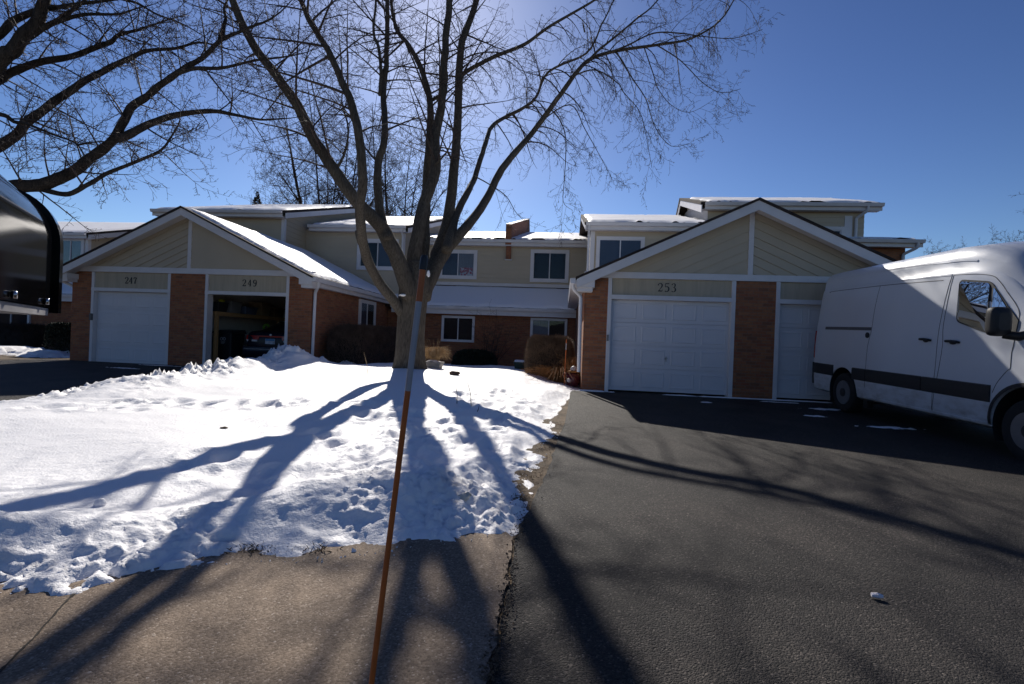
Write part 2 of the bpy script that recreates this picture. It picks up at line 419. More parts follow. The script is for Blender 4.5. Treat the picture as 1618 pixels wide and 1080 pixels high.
for i in range(GX.shape[0]):
    for j in range(GX.shape[1]):
        x, y, s_ = GX[i, j], GY[i, j], SDF[i, j]
        g = zg(y)
        s_ += .055 + .05 * (y < 3.4) + .07 * nz(x, y, 1, 2.5) + .035 * nz(x, y, 4, 9)
        if s_ < -.25:
            ZZ[i, j] = g - .12; continue
        lob = S((-1.5 - x) / .8)
        front = S((1.75 - .75 * lob - s_) / (.85 - .25 * lob)) * S((4.6 - y + .35 * (x + .5)) / 1.0)
        left = S((-5.6 - x) / 1.2) * S((y - 5) / 2.5)
        back = S((y - 14) / 2)
        amp = .09 + (.29 - .13 * lob) * front + .04 * left
        amp *= (.85 + .6 * nz(x + .35, y, 7, .75))
        wd = .50 + .30 * front
        h = amp * S(s_ / wd) if s_ > 0 else s_ * .5
        md = .23 * S((y - 2.5) / 8.5) * S(s_ / 2.4) * (1 - .6 * S((y - 13.2) / 4.5)) + .07 * math.exp(-((x - TRX) ** 2 + (y - TRY) ** 2) / .9)
        h += md
        h += .22 * left * math.exp(-((s_ - 1.15) / .75) ** 2) * (1 + .5 * nz(x, y, 3, 1.3)) * (1 - back)
        h += .36 * math.exp(-((x + 6.55) ** 2 / .45 + (y - 11.0) ** 2 / .8)) + .14 * math.exp(-((x + 6.5) ** 2 / .3 + (y - 9.2) ** 2 / .7))
        crumb = max(front * S(s_ / .1), 1.7 * left * S((2.6 - s_) / .7) * (1 - back), .5 * S((x + 2.8) / 1.3) * S((9 - y) / 3), .55 * math.exp(-((y - 6.1 - .12 * (x + 4)) / .35) ** 2) * S((x + 7.2) / 1) * S((-2.6 - x) / .6))
        h += .022 * nz(x, y, 0, 1.1) * S(s_) + .008 * nz(x, y, 2, 3.5) * S(s_ / .4) + .004 * nz(x, y, 6, 14) * S(s_ / .3)
        if crumb > .02:
            rough = S(nz(x, y, 31, 1.3) * 1.6 + .5)
            wx, wy = x + .06 * nz(x, y, 21, 5), y + .06 * nz(x, y, 22, 5)
            b1 = abs(nz(wx, wy, 41, 5.5)); b2 = abs(nz(wx, wy, 42, 12)); b3 = abs(nz(wx, wy, 43, 26)); b4 = abs(nz(wx, wy, 44, 52))
            bil = .050 * b1 + .038 * b2 + .024 * b3 + .013 * b4 - .03
            c2 = VOR(Vector((wx * 19, wy * 19, 3)))[0]
            chunk = .05 * max(0, .30 - c2[0]) * S(nz(x, y, 33, 2.5) * 3)
            rough = max(rough, 1.3 * math.exp(-((x + .62) ** 2 / .25 + (y - 3.3) ** 2 / .35)))
            h += crumb * ((bil + chunk) * (.30 + 1.1 * rough) * (1 + 1.2 * left) + .055 * nz(x, y, 5, 1.9) + .02 * nz(x, y, 15, 4.5)) * S(s_ / .12 + .3)
        else: h += .0025 * nz(x, y, 9, 24)
        h += fz[i, j] * S(s_ / .3)
        ZZ[i, j] = g + h - .012
        dd = max(0, nz(x, y, 11, 7) - .3) * .6 * crumb * front * S((.5 - s_) / .3) + max(0, .5 - s_ * 8) * .5 * (nz(x, y, 12, 12) * .5 + .5)
        dd += .55 * math.exp(-((x + .75) ** 2 / .02 + (y - 3.35) ** 2 / .05)) * (.5 + .5 * nz(x, y, 13, 15))
        DI[i, j] = min(.8, dd)
mb = MB()
keep = SDF > -.4
nj = GX.shape[1]
idx = -np.ones(GX.shape, int); cnt = 0; vv = []; dv = []
for i in range(GX.shape[0]):
    for j in range(nj):
        if keep[i, j]: idx[i, j] = cnt; cnt += 1; vv.append((GX[i, j], GY[i, j], ZZ[i, j])); dv.append(DI[i, j])
ff = [(idx[i, j], idx[i, j+1], idx[i+1, j+1], idx[i+1, j]) for i in range(GX.shape[0]-1) for j in range(nj-1) if keep[i, j] and keep[i, j+1] and keep[i+1, j+1] and keep[i+1, j]]
mb.add(vv, ff)
o = mb.build('snow', M['lawn'], smooth=True, fix=False)
at_ = o.data.attributes.new('dirt', 'FLOAT', 'POINT'); at_.data.foreach_set('value', dv)
tag(o, kind='structure')
def snowz(x, y):
    i = int(np.argmin(abs(ys - y))); j = int(np.argmin(abs(xs - x))); return float(ZZ[i, j])

def snow_patch(name, cx, cy, rx, ry, th, seed, base=None, n=44):
    mb = MB(); P = []
    for i in range(n + 1):
        row = []
        for k in range(n + 1):
            u, v = i / n * 2 - 1, k / n * 2 - 1
            x, y = cx + u * rx, cy + v * ry
            e = .75 - math.hypot(u, v) + .55 * nz(x, y, seed, 1.1 / max(.25, ry)) + .45 * nz(x, y, seed + 5, 9) + .25 * nz(x, y, seed + 7, 22)
            row.append((x, y, (zg(y) if base is None else base) + th * min(1, max(-1, e * 3)) - .006))
        P.append(row)
    mb.grid(P)
    return tag(mb.build(name, M['snow'], smooth=True, fix=False), kind='structure')
P0 = atG(1305, 646); snow_patch('snow', P0.x, P0.y, .55, .17, .012, 1)
P0 = atG(1290, 657); snow_patch('snow', P0.x - .1, P0.y, .35, .08, .012, 2)
P0 = atG(1405, 675); snow_patch('snow', P0.x, P0.y, .55, .13, .014, 3)
P0 = atG(1115, 635); snow_patch('snow', P0.x, P0.y, .16, .12, .010, 4)
P0 = atG(1230, 635); snow_patch('snow', P0.x, P0.y, .5, .07, .010, 5)
snow_patch('snow', 4.4, 11.18, 3.0, .07, .02, 6)
snow_patch('snow', .75, 11.2, .5, .09, .03, 7)
P0 = atG(195, 581); snow_patch('snow', P0.x, P0.y, .6, .12, .012, 8)
P0 = atG(230, 576); snow_patch('snow', P0.x + .3, P0.y, .8, .1, .012, 9)
snow_patch('snow', -21, 14.6, 5.6, 1.9, .22, 10, n=40)

# ------------------------------------------------------------------ building helpers
def clip(poly, n, d):
    """keep the part of a convex 2-D polygon where n.p <= d"""
    out = []
    for i in range(len(poly)):
        a, b = poly[i], poly[(i + 1) % len(poly)]
        da, db = n[0]*a[0] + n[1]*a[1] - d, n[0]*b[0] + n[1]*b[1] - d
        if da <= 0: out.append(a)
        if (da < 0 < db) or (db < 0 < da):
            t = da / (da - db); out.append((a[0] + t * (b[0] - a[0]), a[1] + t * (b[1] - a[1])))
    return out
def lap(mb, poly, place, slope=0.0, step=.19, lip=.014):
    """lapped boards filling a convex polygon (u, z); place(u, z, out) -> world point"""
    vv = [z - slope * u for u, z in poly]
    k = math.floor(min(vv) / step) 
    while k * step < max(vv):
        lo, hi = k * step, (k + 1) * step
        p = clip(clip(poly, (-slope, 1), hi), (slope, -1), -lo)
        if len(p) >= 3:
            f = lambda q: lip * (1 - (q[1] - slope * q[0] - lo) / step) + .002
            mb.poly([place(u, z, f((u, z))) for u, z in p])
            low = [q for q in p if abs(q[1] - slope * q[0] - lo) < 1e-6]
            if len(low) == 2:
                mb.poly([place(*low[0], f(low[0])), place(*low[1], f(low[1])), place(*low[1], 0), place(*low[0], 0)])
        k += 1
def front(y): return lambda u, z, o: (u, y - o, z)
def side(x, sgn): return lambda u, z, o: (x + sgn * o, u, z)
def rect(a, b, c, d): return [(a, c), (b, c), (b, d), (a, d)]

def snow_slab(name, parent, p00, p10, p11, p01, th=.06, seed=0, bare=(.08, .05, .12, .05), nu=60, nv=24, wob=.10, label=None):
    """snow lying on a roof quad; bare = strip left free at (u0, u1, v0, v1) in metres"""
    p00, p10, p11, p01 = map(Vector, (p00, p10, p11, p01))
    U, V = (p10 - p00).length, (p01 - p00).length
    mb = MB(); P = []
    for i in range(nu + 1):
        row = []
        for k in range(nv + 1):
            u, v = i / nu, k / nv
            p = (p00 * (1-u) + p10 * u) * (1 - v) + (p01 * (1-u) + p11 * u) * v
            wz = wob * nz(p.x, p.y, seed + p.z, 1.6) + wob * .5 * nz(p.x, p.y, seed + 9, 6)
            e = min(u * U - bare[0], (1 - u) * U - bare[1], v * V - bare[2], (1 - v) * V - bare[3]) + wz
            h = th * min(1, max(-.6, e / .07)) * (1 + .2 * nz(p.x, p.y, seed + 3, 1.2))
            row.append((p.x, p.y, p.z + h))
        P.append(row)
    mb.grid(P)
    return mb.build(name, M['snow'], parent, smooth=True, fix=False, label=label)

def roof_slab(parent, x0, x1, y0, z0, y1, z1, t=.10):
    MB().pyz([(y0, z0), (y1, z1), (y1, z1 - t), (y0, z0 - t)], x0, x1).build('roof', M['shingle'], parent)
def gutter_x(parent, x0, x1, y, z, soff=0.0, wally=None, drop=.24):
    """gutter along X at the eave (outer face at y), its fascia and the soffit back to the wall"""
    MB().pyz([(y, z), (y + .012, z), (y + .03, z - .10), (y + .11, z - .10), (y + .11, z), (y + .122, z), (y + .122, z - .115), (y + .022, z - .115), (y - .005, z - .02)], x0, x1).build('gutter', M['gutter'], parent)
    B(x0, x1, y + .124, y + .15, z - drop, z - .01).build('fascia', M['trim'], parent)
    if wally: B(x0, x1, y + .151, wally, z - drop + .02, z - drop + .045).build('soffit', M['trim'], parent)
def downspout(parent, pts, mat_=None, r=.038):
    P = [Vector(p) for p in pts]
    Q = [P[0]]
    for i in range(1, len(P) - 1):            # rounded elbows
        a, b, c = P[i-1], P[i], P[i+1]
        d = min(.07, (a-b).length * .45, (c-b).length * .45)
        s, e = b + (a-b).normalized() * d, b + (c-b).normalized() * d
        for t in (0, .33, .66, 1): Q.append(s.lerp(b, t).lerp(b.lerp(e, t), t))
    Q.append(P[-1])
    return MB().tube(Q, r, 8).build('downspout', mat_ or M['gutter'], parent, smooth=True, angle=50)

def window(parent, x0, x1, z0, z1, y, curt=('blue', None), mid=.5, trim=.09, label=None, sidex=None, sgn=1, tm='trim'):
    """two-light slider with casing, proud of the wall at y (front) or at x = sidex (side wall, x0..x1 along Y)"""
    if sidex is None: pl = lambda u, z, o: (u, y - o, z)
    else: pl = lambda u, z, o: (sidex + sgn * o, u, z)
    def bx(mb, u0, u1, za, zb, o0, o1):
        mb.prism([pl(u0, za, o0), pl(u1, za, o0), pl(u1, zb, o0), pl(u0, zb, o0)], [pl(u0, za, o1), pl(u1, za, o1), pl(u1, zb, o1), pl(u0, zb, o1)])
    f = MB()
    T = trim
    bx(f, x0, x0+T, z0, z1, 0, .07); bx(f, x1-T, x1, z0, z1, 0, .07); bx(f, x0+T, x1-T, z1-T, z1, 0, .07); bx(f, x0+T, x1-T, z0, z0+T, 0, .08)
    fr = f.build('window', M[tm], parent, label=label)
    s = MB(); a0, a1, b0, b1 = x0+T+.001, x1-T-.001, z0+T+.001, z1-T-.001; xm = a0 + (a1 - a0) * mid; e = .035
    for (p, q, o) in ((a0, xm + .02, .045), (xm - .018, a1, .032)):
        bx(s, p, p+e, b0, b1, .012, o+.018); bx(s, q-e, q, b0, b1, .012, o+.018); bx(s, p+e, q-e, b1-e, b1, .012, o+.018); bx(s, p+e, q-e, b0, b0+e, .012, o+.018)
    s.build('sash', M[tm], fr)
    back = MB(); back.poly([pl(a0, b0, .022), pl(a1, b0, .022), pl(a1, b1, .022), pl(a0, b1, .022)]); back.build('room_shade_sheet', M['dark'], fr)  # near-black sheet, its colour stands in for the unlit room behind the panes
    for (p, q, c, o) in ((a0 + e, xm - .016, curt[0], .05), (xm + .018, a1 - e, curt[1], .036)):
        g = MB(); bx(g, p + .001, q - .001, b0 + e + .001, b1 - e - .001, o - .004, o); g.build('pane', M['glass'], fr)
        if c:
            cm = M['curtain'] if c == 'blue' else M['pale']
            n = 40; P1 = []; P2 = []
            for i in range(n + 1):
                u = p + (q - p) * i / n; oo = .0275 + .003 * math.sin(i * 1.3) * (1 if c != 'blue' else .2)
                P1.append(pl(u, b0 + e, oo)); P2.append(pl(u, b1 - e, oo))
            MB().grid([P1, P2]).build('curtain', cm, fr, smooth=True, fix=False)
    return fr

DIG = {
 '2': [[(.08,.74,.09),(.06,.80,.13),(.12,.92,.07),(.30,1,.05),(.48,.93,.11),(.55,.76,.14),(.50,.58,.12),(.30,.32,.07),(.08,.06,.05)], [(.04,.06,.12),(.30,.07,.13),(.50,.06,.12),(.58,.14,.06),(.60,.24,.03)]],
 '4': [[(.44,1,.05),(.24,.66,.05),(.02,.32,.05)], [(.02,.30,.06),(.62,.30,.06)], [(.44,1,.10),(.44,.02,.14)], [(.30,.02,.05),(.58,.02,.05)]],
 '7': [[(.06,.70,.04),(.08,.92,.06)], [(.06,.93,.13),(.58,.93,.12)], [(.58,.93,.05),(.40,.60,.08),(.30,.30,.14),(.29,.02,.16)]],
 '9': [[(.32,1,.05),(.14,.92,.12),(.07,.72,.15),(.14,.50,.12),(.32,.42,.05),(.48,.52,.09),(.55,.72,.10),(.49,.92,.09),(.32,1,.05)], [(.55,.72,.13),(.54,.42,.14),(.42,.12,.10),(.22,.0,.05),(.08,.10,.10)]],
 '5': [[(.12,.98,.07),(.52,.96,.10),(.56,1.03,.04)], [(.12,.98,.06),(.09,.55,.05)], [(.09,.53,.05),(.30,.62,.06),(.50,.52,.12),(.56,.30,.15),(.46,.08,.11),(.24,0,.05),(.07,.10,.12)]],
 '3': [[(.08,.80,.12),(.16,.95,.07),(.32,1,.05),(.48,.91,.12),(.50,.74,.12),(.40,.58,.06),(.26,.53,.04)], [(.26,.53,.04),(.46,.48,.08),(.56,.28,.15),(.48,.09,.12),(.28,0,.05),(.08,.08,.12)]],
}
def number(parent, txt, cx, z0, y, h=.20, gap=.72):
    W_ = h * gap
    for i, ch in enumerate(txt):
        mb = MB()
        ox = cx - W_ * len(txt) / 2 + i * W_ + .02
        for li, st in enumerate(DIG[ch]):
            P = [Vector((ox + a * h * .9, z0 + b * h)) for a, b, c in st]; Wd = [c * h * .5 for a, b, c in st]
            Q, D = [], []
            for k in range(len(P) - 1):       # smooth the stroke
                p0, p1, p2, p3 = P[max(0, k-1)], P[k], P[k+1], P[min(len(P)-1, k+2)]
                for s in range(5):
                    t = s / 5
                    Q.append(.5 * ((2*p1) + (p2-p0)*t + (2*p0-5*p1+4*p2-p3)*t*t + (3*p1-p0-3*p2+p3)*t**3) if len(P) > 2 else p1.lerp(p2, t)); D.append(Wd[k]*(1-t) + Wd[k+1]*t)
            Q.append(P[-1]); D.append(Wd[-1])
            L_, R_ = [], []
            for k in range(len(Q)):
                tv = (Q[min(k+1, len(Q)-1)] - Q[max(k-1, 0)]).normalized(); n_ = Vector((-tv.y, tv.x))
                L_.append(Q[k] + n_ * D[k]); R_.append(Q[k] - n_ * D[k])
            y1 = y - .012 - li * .0007
            for k in range(len(Q) - 1):
                a, b, c, d = L_[k], L_[k+1], R_[k+1], R_[k]
                mb.poly([(a.x, y1, a.y), (b.x, y1, b.y), (c.x, y1, c.y), (d.x, y1, d.y)])
                mb.poly([(a.x, y1, a.y), (a.x, y, a.y), (b.x, y, b.y), (b.x, y1, b.y)]); mb.poly([(d.x, y1, d.y), (d.x, y, d.y), (c.x, y, c.y), (c.x, y1, c.y)])
        mb.build('house_number', M['number'], parent, fix=False)

def garage_door(parent, x0, x1, z0, z1, y, cols=4, rows=4, handle=False, label=None):
    mb = MB()
    rh = (z1 - z0) / rows
    for r in range(rows):
        a, b = z0 + r * rh + .003, z0 + (r + 1) * rh - .003
        mb.box(x0, x1, y, y + .04, a, b)
        cw = (x1 - x0) / cols
        for c in range(cols):
            m_, n_ = cw * .09, rh * .15
            u0, u1, v0, v1 = x0 + c*cw + m_, x0 + (c+1)*cw - m_, a + n_, b - n_
            # raised moulding with a slightly proud field inside
            for (i0, i1, o) in ((0, .02, .010),):
                ring0 = [(u0, v0), (u1, v0), (u1, v1), (u0, v1)]; k = .022
                ring1 = [(u0+k, v0+k), (u1-k, v0+k), (u1-k, v1-k), (u0+k, v1-k)]
                k2 = .05; ring2 = [(u0+k2, v0+k2), (u1-k2, v0+k2), (u1-k2, v1-k2), (u0+k2, v1-k2)]
                lv = [(ring0, -.0008), (ring1, -.009), (ring2, -.003)]
                V = [(p[0], y + d, p[1]) for rg, d in lv for p in rg]
                F = [(l*4+i, l*4+(i+1)%4, (l+1)*4+(i+1)%4, (l+1)*4+i) for l in range(2) for i in range(4)] + [(8, 9, 10, 11)]
                mb.add(V, F)
    o = mb.build('garage_door', M['door'], parent, label=label)
    B(x0, x1, y + .042, y + .06, z0, z1).build('door_backing', M['door'], o)
    if handle:
        xm = x0 + (x1 - x0) * .487; zm = z0 + rh * 1.48
        h = MB().lathe([(.03, -.002), (.03, -.02), (.018, -.025)], (xm, y, zm), 'Y', 12)
        h.box(xm - .007, xm + .007, y - .04, y - .026, zm - .07, zm + .05)
        h.build('handle', mat('steel', (.32, .32, .33), .35, metal=.9), o)
    return o

def garage_front(root, x0, xc, x1, yf, yr, pk, sl, zb, piers, bays, zfloor, yback, num, bm=(.0, .15)):
    """brick piers, header panels, beam, diagonal-board gable, rake boards and roof of a two-bay garage"""
    b0, b1 = zb
    mb = MB()
    for a, b in piers: mb.box(a, b, yf, yf + .28, -.35, b0)
    mb.build('brick_pier', M['brick'], root) if False else None
    for a, b in piers: B(a, b, yf, yf + .28, -.35, b0).build('brick_pier', M['brick'], root)
    B(x0 - .02, x1 + .02, yf - .035, yf + .2, b0 + .001, b1).build('beam', M['trim'], root)
    ov = yf - yr
    zt = lambda x: pk - sl * abs(x - xc)
    # gable boards, two triangles running parallel to the rakes
    mb = MB()
    ztw = lambda x: zt(x) - .14
    hw = min(xc - x0, (ztw(xc) - b1) / sl)
    pl = [(xc - hw, b1), (xc - .05, b1), (xc - .05, ztw(xc - .05)), (xc - hw, max(b1, ztw(xc - hw)) + .0001)]
    pr = [(xc + hw, b1), (xc + hw, max(b1, ztw(xc + hw)) + .0001), (xc + .05, ztw(xc + .05)), (xc + .05, b1)]
    lap(mb, pl, front(yf), sl, .205, .024); lap(mb, pr, front(yf), -sl, .205, .024)
    mb.build('gable_siding', M['siding'], root, fix=False)
    MB().pxz([(xc - hw, b1), (xc + hw, b1), (xc, ztw(xc))], yf + .003, yf + .16).build('gable_wall', M['siding'], root)
    B(xc - .052, xc + .052, yf - .04, yf + .002, b1 + .001, ztw(xc) - .03).build('gable_post', M['trim'], root)
    xe = (x1 - x0) / 2 + .20
    t, d = .055, .205
    for sg in (-1, 1):
        e = xc + sg * xe
        # roof deck with its dark drip edge
        MB().pxz([(xc, pk), (e + sg * .03, zt(e + sg * .03)), (e + sg * .03, zt(e) - t), (xc, pk - t)], yr - .03, yback).build('roof', M['shingle'], root)
        # rake board, cut level at its foot
        zl = zt(e) - t - .19
        c_ = (zt(xc) - t - d - zl) / sl
        MB().pxz([(xc, pk - t - .002), (e, zt(e) - t - .002), (e, zl), (xc + sg * min(xe, c_), zl), (xc, pk - t - d)], yr, yr + .045).build('rake_board', M['trim'], root)
        # soffit under the overhang and the boxed return at the foot
        MB().pxz([(xc, pk - t - .10), (e, zt(e) - t - .10), (e, zt(e) - t - .12), (xc, pk - t - .12)], yr + .046, yf + .02).build('soffit', M['trim'], root)
        a_, b_ = sorted((xc + sg * (xe - .36), e - sg * .012))
        B(a_, b_, yr + .10, yf - .001, zl - .075, zl + .012).build('eave_return', M['trim'], root)
        a2, b2 = sorted((xc + sg * (xe - .40), e - sg * .005))
        B(a2, b2, yr + .047, yf - .001, zl + .0125, zl + .17).build('soffit', M['trim'], root)
    for (a, b, kind, zt_) in bays:
        hd = zfloor + 2.13
        B(a, b, yf + .03, yf + .16, hd + .10, b0 - .001).build('header_panel', M['panel'], root)
        B(a, b, yf - .02, yf + .2, hd, hd + .098).build('door_casing', M['trim'], root)
        for q in ((a, a + .085), (b - .085, b)):
            B(q[0], q[1], yf - .012, yf + .2, hd + .099, b0 - .002).build('header_trim', M['trim'], root)
            B(q[0], q[1], yf - .012, yf + .22, zfloor - .2, hd - .001).build('door_casing', M['trim'], root)

# ------------------------------------------------------------------ left garage pair with the upper storeys behind it
LH = empty('townhouse', (-10.9, 13.0, 0), 'brick and cream sided townhouse pair with garages 247 and 249, one garage open', 'house', 'attached townhouses')
xc = -10.89
garage_front(LH, -14.66, xc, -7.12, 13.0, 12.6, 4.54, .475, (2.67, 2.83), [(-14.66, -14.02), (-11.47, -10.37), (-7.80, -7.12)],
             [(-14.02, -11.47, 'c', 0), (-10.37, -7.80, 'o', 0)], -.03, 19.5, None)
garage_door(LH, -13.93, -11.56, -.02, 2.10, 13.12, label='closed white panelled door under number 247')
number(LH, '247', -12.78, 2.34, 13.03, .19); number(LH, '249', -9.02, 2.36, 13.03, .19, .86)
B(-14.0, -13.93, 12.93, 12.988, 1.22, 1.42).build('keypad', mat('keypad', (.12, .12, .12), .5), LH)
# walls: side, left, back, partition, ceiling and floor of the garage
B(-7.40, -7.12, 13.281, 20.0, -.35, 2.56).build('brick_wall', M['brick'], LH)
B(-14.66, -14.38, 13.281, 20.0, -.35, 2.56).build('brick_wall', M['brick'], LH)
B(-14.37, -7.41, 18.6, 18.75, -.35, 2.6).build('back_wall', M['drywall'], LH)
B(-11.02, -10.92, 13.3, 18.59, -.35, 2.6).build('partition', M['drywall'], LH)
B(-14.37, -7.41, 13.3, 18.59, 2.61, 2.66).build('ceiling', M['drywall'], LH)
B(-14.37, -7.41, 13.02, 18.59, -.2, -.02).build('garage_floor', M['floor'], LH)
# eave gutter on the right slope, soffit, downspout
xe = xc + 3.97
ze = 4.54 - .475 * 3.97
mb = MB(); mb.prism([(xe, 12.6, ze - .03), (xe + .12, 12.6, ze - .03), (xe + .10, 12.6, ze - .15), (xe, 12.6, ze - .15)], [(xe, 20, ze - .03), (xe + .12, 20, ze - .03), (xe + .10, 20, ze - .15), (xe, 20, ze - .15)])
mb.build('gutter', M['gutter'], LH)
B(xe - .03, xe - .002, 12.65, 20, ze - .27, ze - .06).build('fascia', M['trim'], LH)
B(-7.12 + .001, xe - .031, 13.0, 20, ze - .26, ze - .235).build('soffit', M['trim'], LH)
downspout(LH, [(xe + .05, 12.86, ze - .10), (xe + .05, 12.9, ze - .24), (-7.05, 13.06, ze - .40), (-7.07, 13.06, .16)], r=.045)
MB().tube([(-7.07, 13.06, .20), (-7.07, 13.04, .06), (-7.03, 12.95, -.05)], [.058, .062, .06], 8).build('downspout_boot', M['black'], LH, smooth=True)
downspout(LH, [(-14.95, 12.8, 2.46), (-14.93, 12.9, 2.36), (-14.72, 13.1, 2.22), (-14.70, 13.1, 0)], r=.04)
window(LH, 16.15, 17.57, 1.28, 2.35, 0, ('blue', None), sidex=-7.12, sgn=1, mid=.45, label='side window of the open garage wing')
# snow on the right slope
snow_slab('roof_snow', LH, (xc + .04, 12.62, 4.52), (xe, 12.62, ze), (xe, 19.4, ze), (xc + .04, 19.4, 4.52), .07, 3, bare=(.0, .08, .14, .1), nu=60, nv=80, wob=.14)
# upper block A (left) : front Y 17.9, gable side facing right at x -11.05
lap_v = MB()
yA, xA, zA = 17.9, -11.05, 5.76
lap(lap_v, rect(-16.2, xA, 3.4, 5.6), front(yA), 0, .19); 
pit = .306
lap(lap_v, [(yA, 3.4), (25.2, 3.4), (25.2, zA + pit * 7.3 - .2), (yA, zA - .2)], side(xA, 1), 0, .19)
lap_v.build('upper_siding', M['siding'], LH, fix=False)
B(-16.2, xA - .001, yA + .001, 25, 3.0, 5.7).build('upper_wall', M['siding'], LH)
MB().pyz([(yA + .2, 5.7), (25.2, 5.7), (25.2, zA + pit * 7.2 - .25)], -16.2, xA - .001).build('upper_wall', M['siding'], LH)
B(xA - .10, xA + .03, yA - .03, yA + .10, 4.3, 5.53).build('corner_board', M['trim'], LH)
roof_slab(LH, -16.4, xA + .28, yA - .35, zA + .02, 25.3, zA + pit * 7.75 + .02)
MB().pyz([(25.3, zA + pit*7.75 + .02), (29, zA + .6), (29, zA + .5), (25.3, zA + pit*7.75 - .08)], -16.4, xA + .28).build('roof', M['shingle'], LH)
gutter_x(LH, -16.4, xA + .12, yA - .47, zA, wally=yA)
MB().pyz([(yA - .345, zA - .085), (25.3, zA + pit*7.75 - .085), (25.3, zA + pit*7.75 - .29), (yA - .345, zA - .29)], xA + .24, xA + .27).build('rake_board', M['trim'], LH)
MB().pyz([(yA - .2, zA - .2), (25.3, zA + pit*7.7 - .2), (25.3, zA + pit*7.7 - .22), (yA - .2, zA - .22)], xA + .016, xA + .239).build('soffit', M['trim'], LH)
snow_slab('roof_snow', LH, (-16.4, yA - .35, zA + .02), (xA + .27, yA - .35, zA + .02), (xA + .27, 25.3, zA + pit * 7.75 + .02), (-16.4, 25.3, zA + pit * 7.75 + .02), .06, 5, bare=(.1, .12, .02, .05), nu=60, nv=40)
# upper block B (right): front Y 19.5
yB, xB, zB = 19.5, -6.74, 5.62
mb = MB()
lap(mb, rect(xA + .02, xB, 2.4, 5.46), front(yB), 0, .19)
lap(mb, [(yB, 2.4), (26, 2.4), (26, zB + .306 * 6.4 - .2), (yB, zB - .2)], side(xB, 1), 0, .19)
mb.build('upper_siding', M['siding'], LH, fix=False)
B(xA + .02, xB - .001, yB + .001, 26, -.3, 5.5).build('upper_wall', M['siding'], LH)
MB().pyz([(yB + .3, 5.5), (26, 5.5), (26, zB + pit * 6.3 - .3)], xA + .3, xB - .001).build('upper_wall', M['siding'], LH)
B(xB - .09, xB + .03, yB - .03, yB + .09, 2.5, 5.38).build('corner_board', M['trim'], LH)
roof_slab(LH, xA + .29, xB + .3, yB - .32, zB + .02, 26, zB + .306 * 6.82 + .02)
MB().pyz([(26, zB + .306*6.82 + .02), (29, zB + .9), (29, zB + .8), (26, zB + .306*6.82 - .08)], xA + .29, xB + .3).build('roof', M['shingle'], LH)
gutter_x(LH, xA + .29, xB + .16, yB - .44, zB, wally=yB)
MB().pyz([(yB - .32, zB - .085), (26, zB + .306*6.82 - .085), (26, zB + .306*6.82 - .28), (yB - .32, zB - .28)], xB + .26, xB + .29).build('rake_board', M['trim'], LH)
snow_slab('roof_snow', LH, (xA + .29, yB - .3, zB + .02), (xB + .29, yB - .3, zB + .02), (xB + .29, 26, zB + .306*6.82 + .02), (xA + .29, 26, zB + .306*6.82 + .02), .06, 8, bare=(.1, .12, .0, .05), nu=60, nv=40)
downspout(LH, [(xB + .0, yB - .38, zB - .1), (xB + .0, yB - .36, zB - .24), (xB - .03, yB - .07, zB - .36), (xB - .03, yB - .07, 2.6)], r=.04)
wa, wb = atY(565, 400, yB).x, atY(630, 400, yB).x
window(LH, wa, wb, atY(566, 426, yB).z, atY(566, 377, yB).z, yB, (None, 'blue'), trim=.13, label='upper window behind the maple limbs')

# ------------------------------------------------------------------ middle townhouse
CH = empty('townhouse', (-3, 19, 0), 'recessed middle townhouse with a long snowy lower roof and brick ground floor', 'house', 'attached townhouses')
yC, zC = 20.8, 5.40
mb = MB(); lap(mb, rect(-6.70, .95, 3.3, 5.25), front(yC), 0, .19, .02); mb.build('upper_siding', M['siding'], CH, fix=False)
B(-6.70, .95, yC + .001, 27, -.3, 5.3).build('upper_wall', M['siding'], CH)
B(-6.7, .9, yC - .035, yC - .002, 3.44, 3.58).build('band_board', M['trim'], CH)
yR, pC = 30.0, .26
zR = zC + pC * (yR - yC + .3)
roof_slab(CH, -6.72, 1.2, yC - .30, zC + .03, yR, zR + .03)
MB().pyz([(yR, zR + .03), (40, zC + .2), (40, zC + .1), (yR, zR - .07)], -6.72, 1.2).build('roof', M['shingle'], CH)
gutter_x(CH, -6.7, .93, yC - .42, zC, wally=yC, drop=.25)
snow_slab('roof_snow', CH, (-6.7, yC - .28, zC + .03), (1.0, yC - .28, zC + .03), (1.0, yR, zR + .03), (-6.7, yR, zR + .03), .07, 12, bare=(.02, .02, .0, 1.2), nu=90, nv=60, wob=.3)
MB().pyz([(yC - .34, zC + .02), (yC - .34, zC + .66), (yR, zR + .86), (yR + .6, zR + .1), (yR + .3, zR - .2), (yC - .3, zC - .2)], -2.62, -2.37).build('fire_wall', M['brick'], CH)
snow_slab('fire_wall_snow', CH, (-2.63, yC - .34, zC + .662), (-2.36, yC - .34, zC + .662), (-2.36, yR, zR + .862), (-2.63, yR, zR + .862), .022, 14, bare=(-.06, -.06, -.02, -.02), nu=8, nv=60)
B(-2.60, -2.39, yC - .16, yC - .02, 4.62, 5.16).build('brick_corbel', M['brick'], CH)
B(-2.65, -2.34, yC - .10, yC - .016, 4.57, 4.615).build('corbel_trim', M['trim'], CH)
w1a, w1b = atY(694, 420, yC).x, atY(754, 420, yC).x
fr = window(CH, w1a, w1b, atY(740, 441, yC).z, atY(740, 395, yC).z, yC, ('blue', 'pale'), trim=.12, label='upper window with red patterned cloth hung inside')
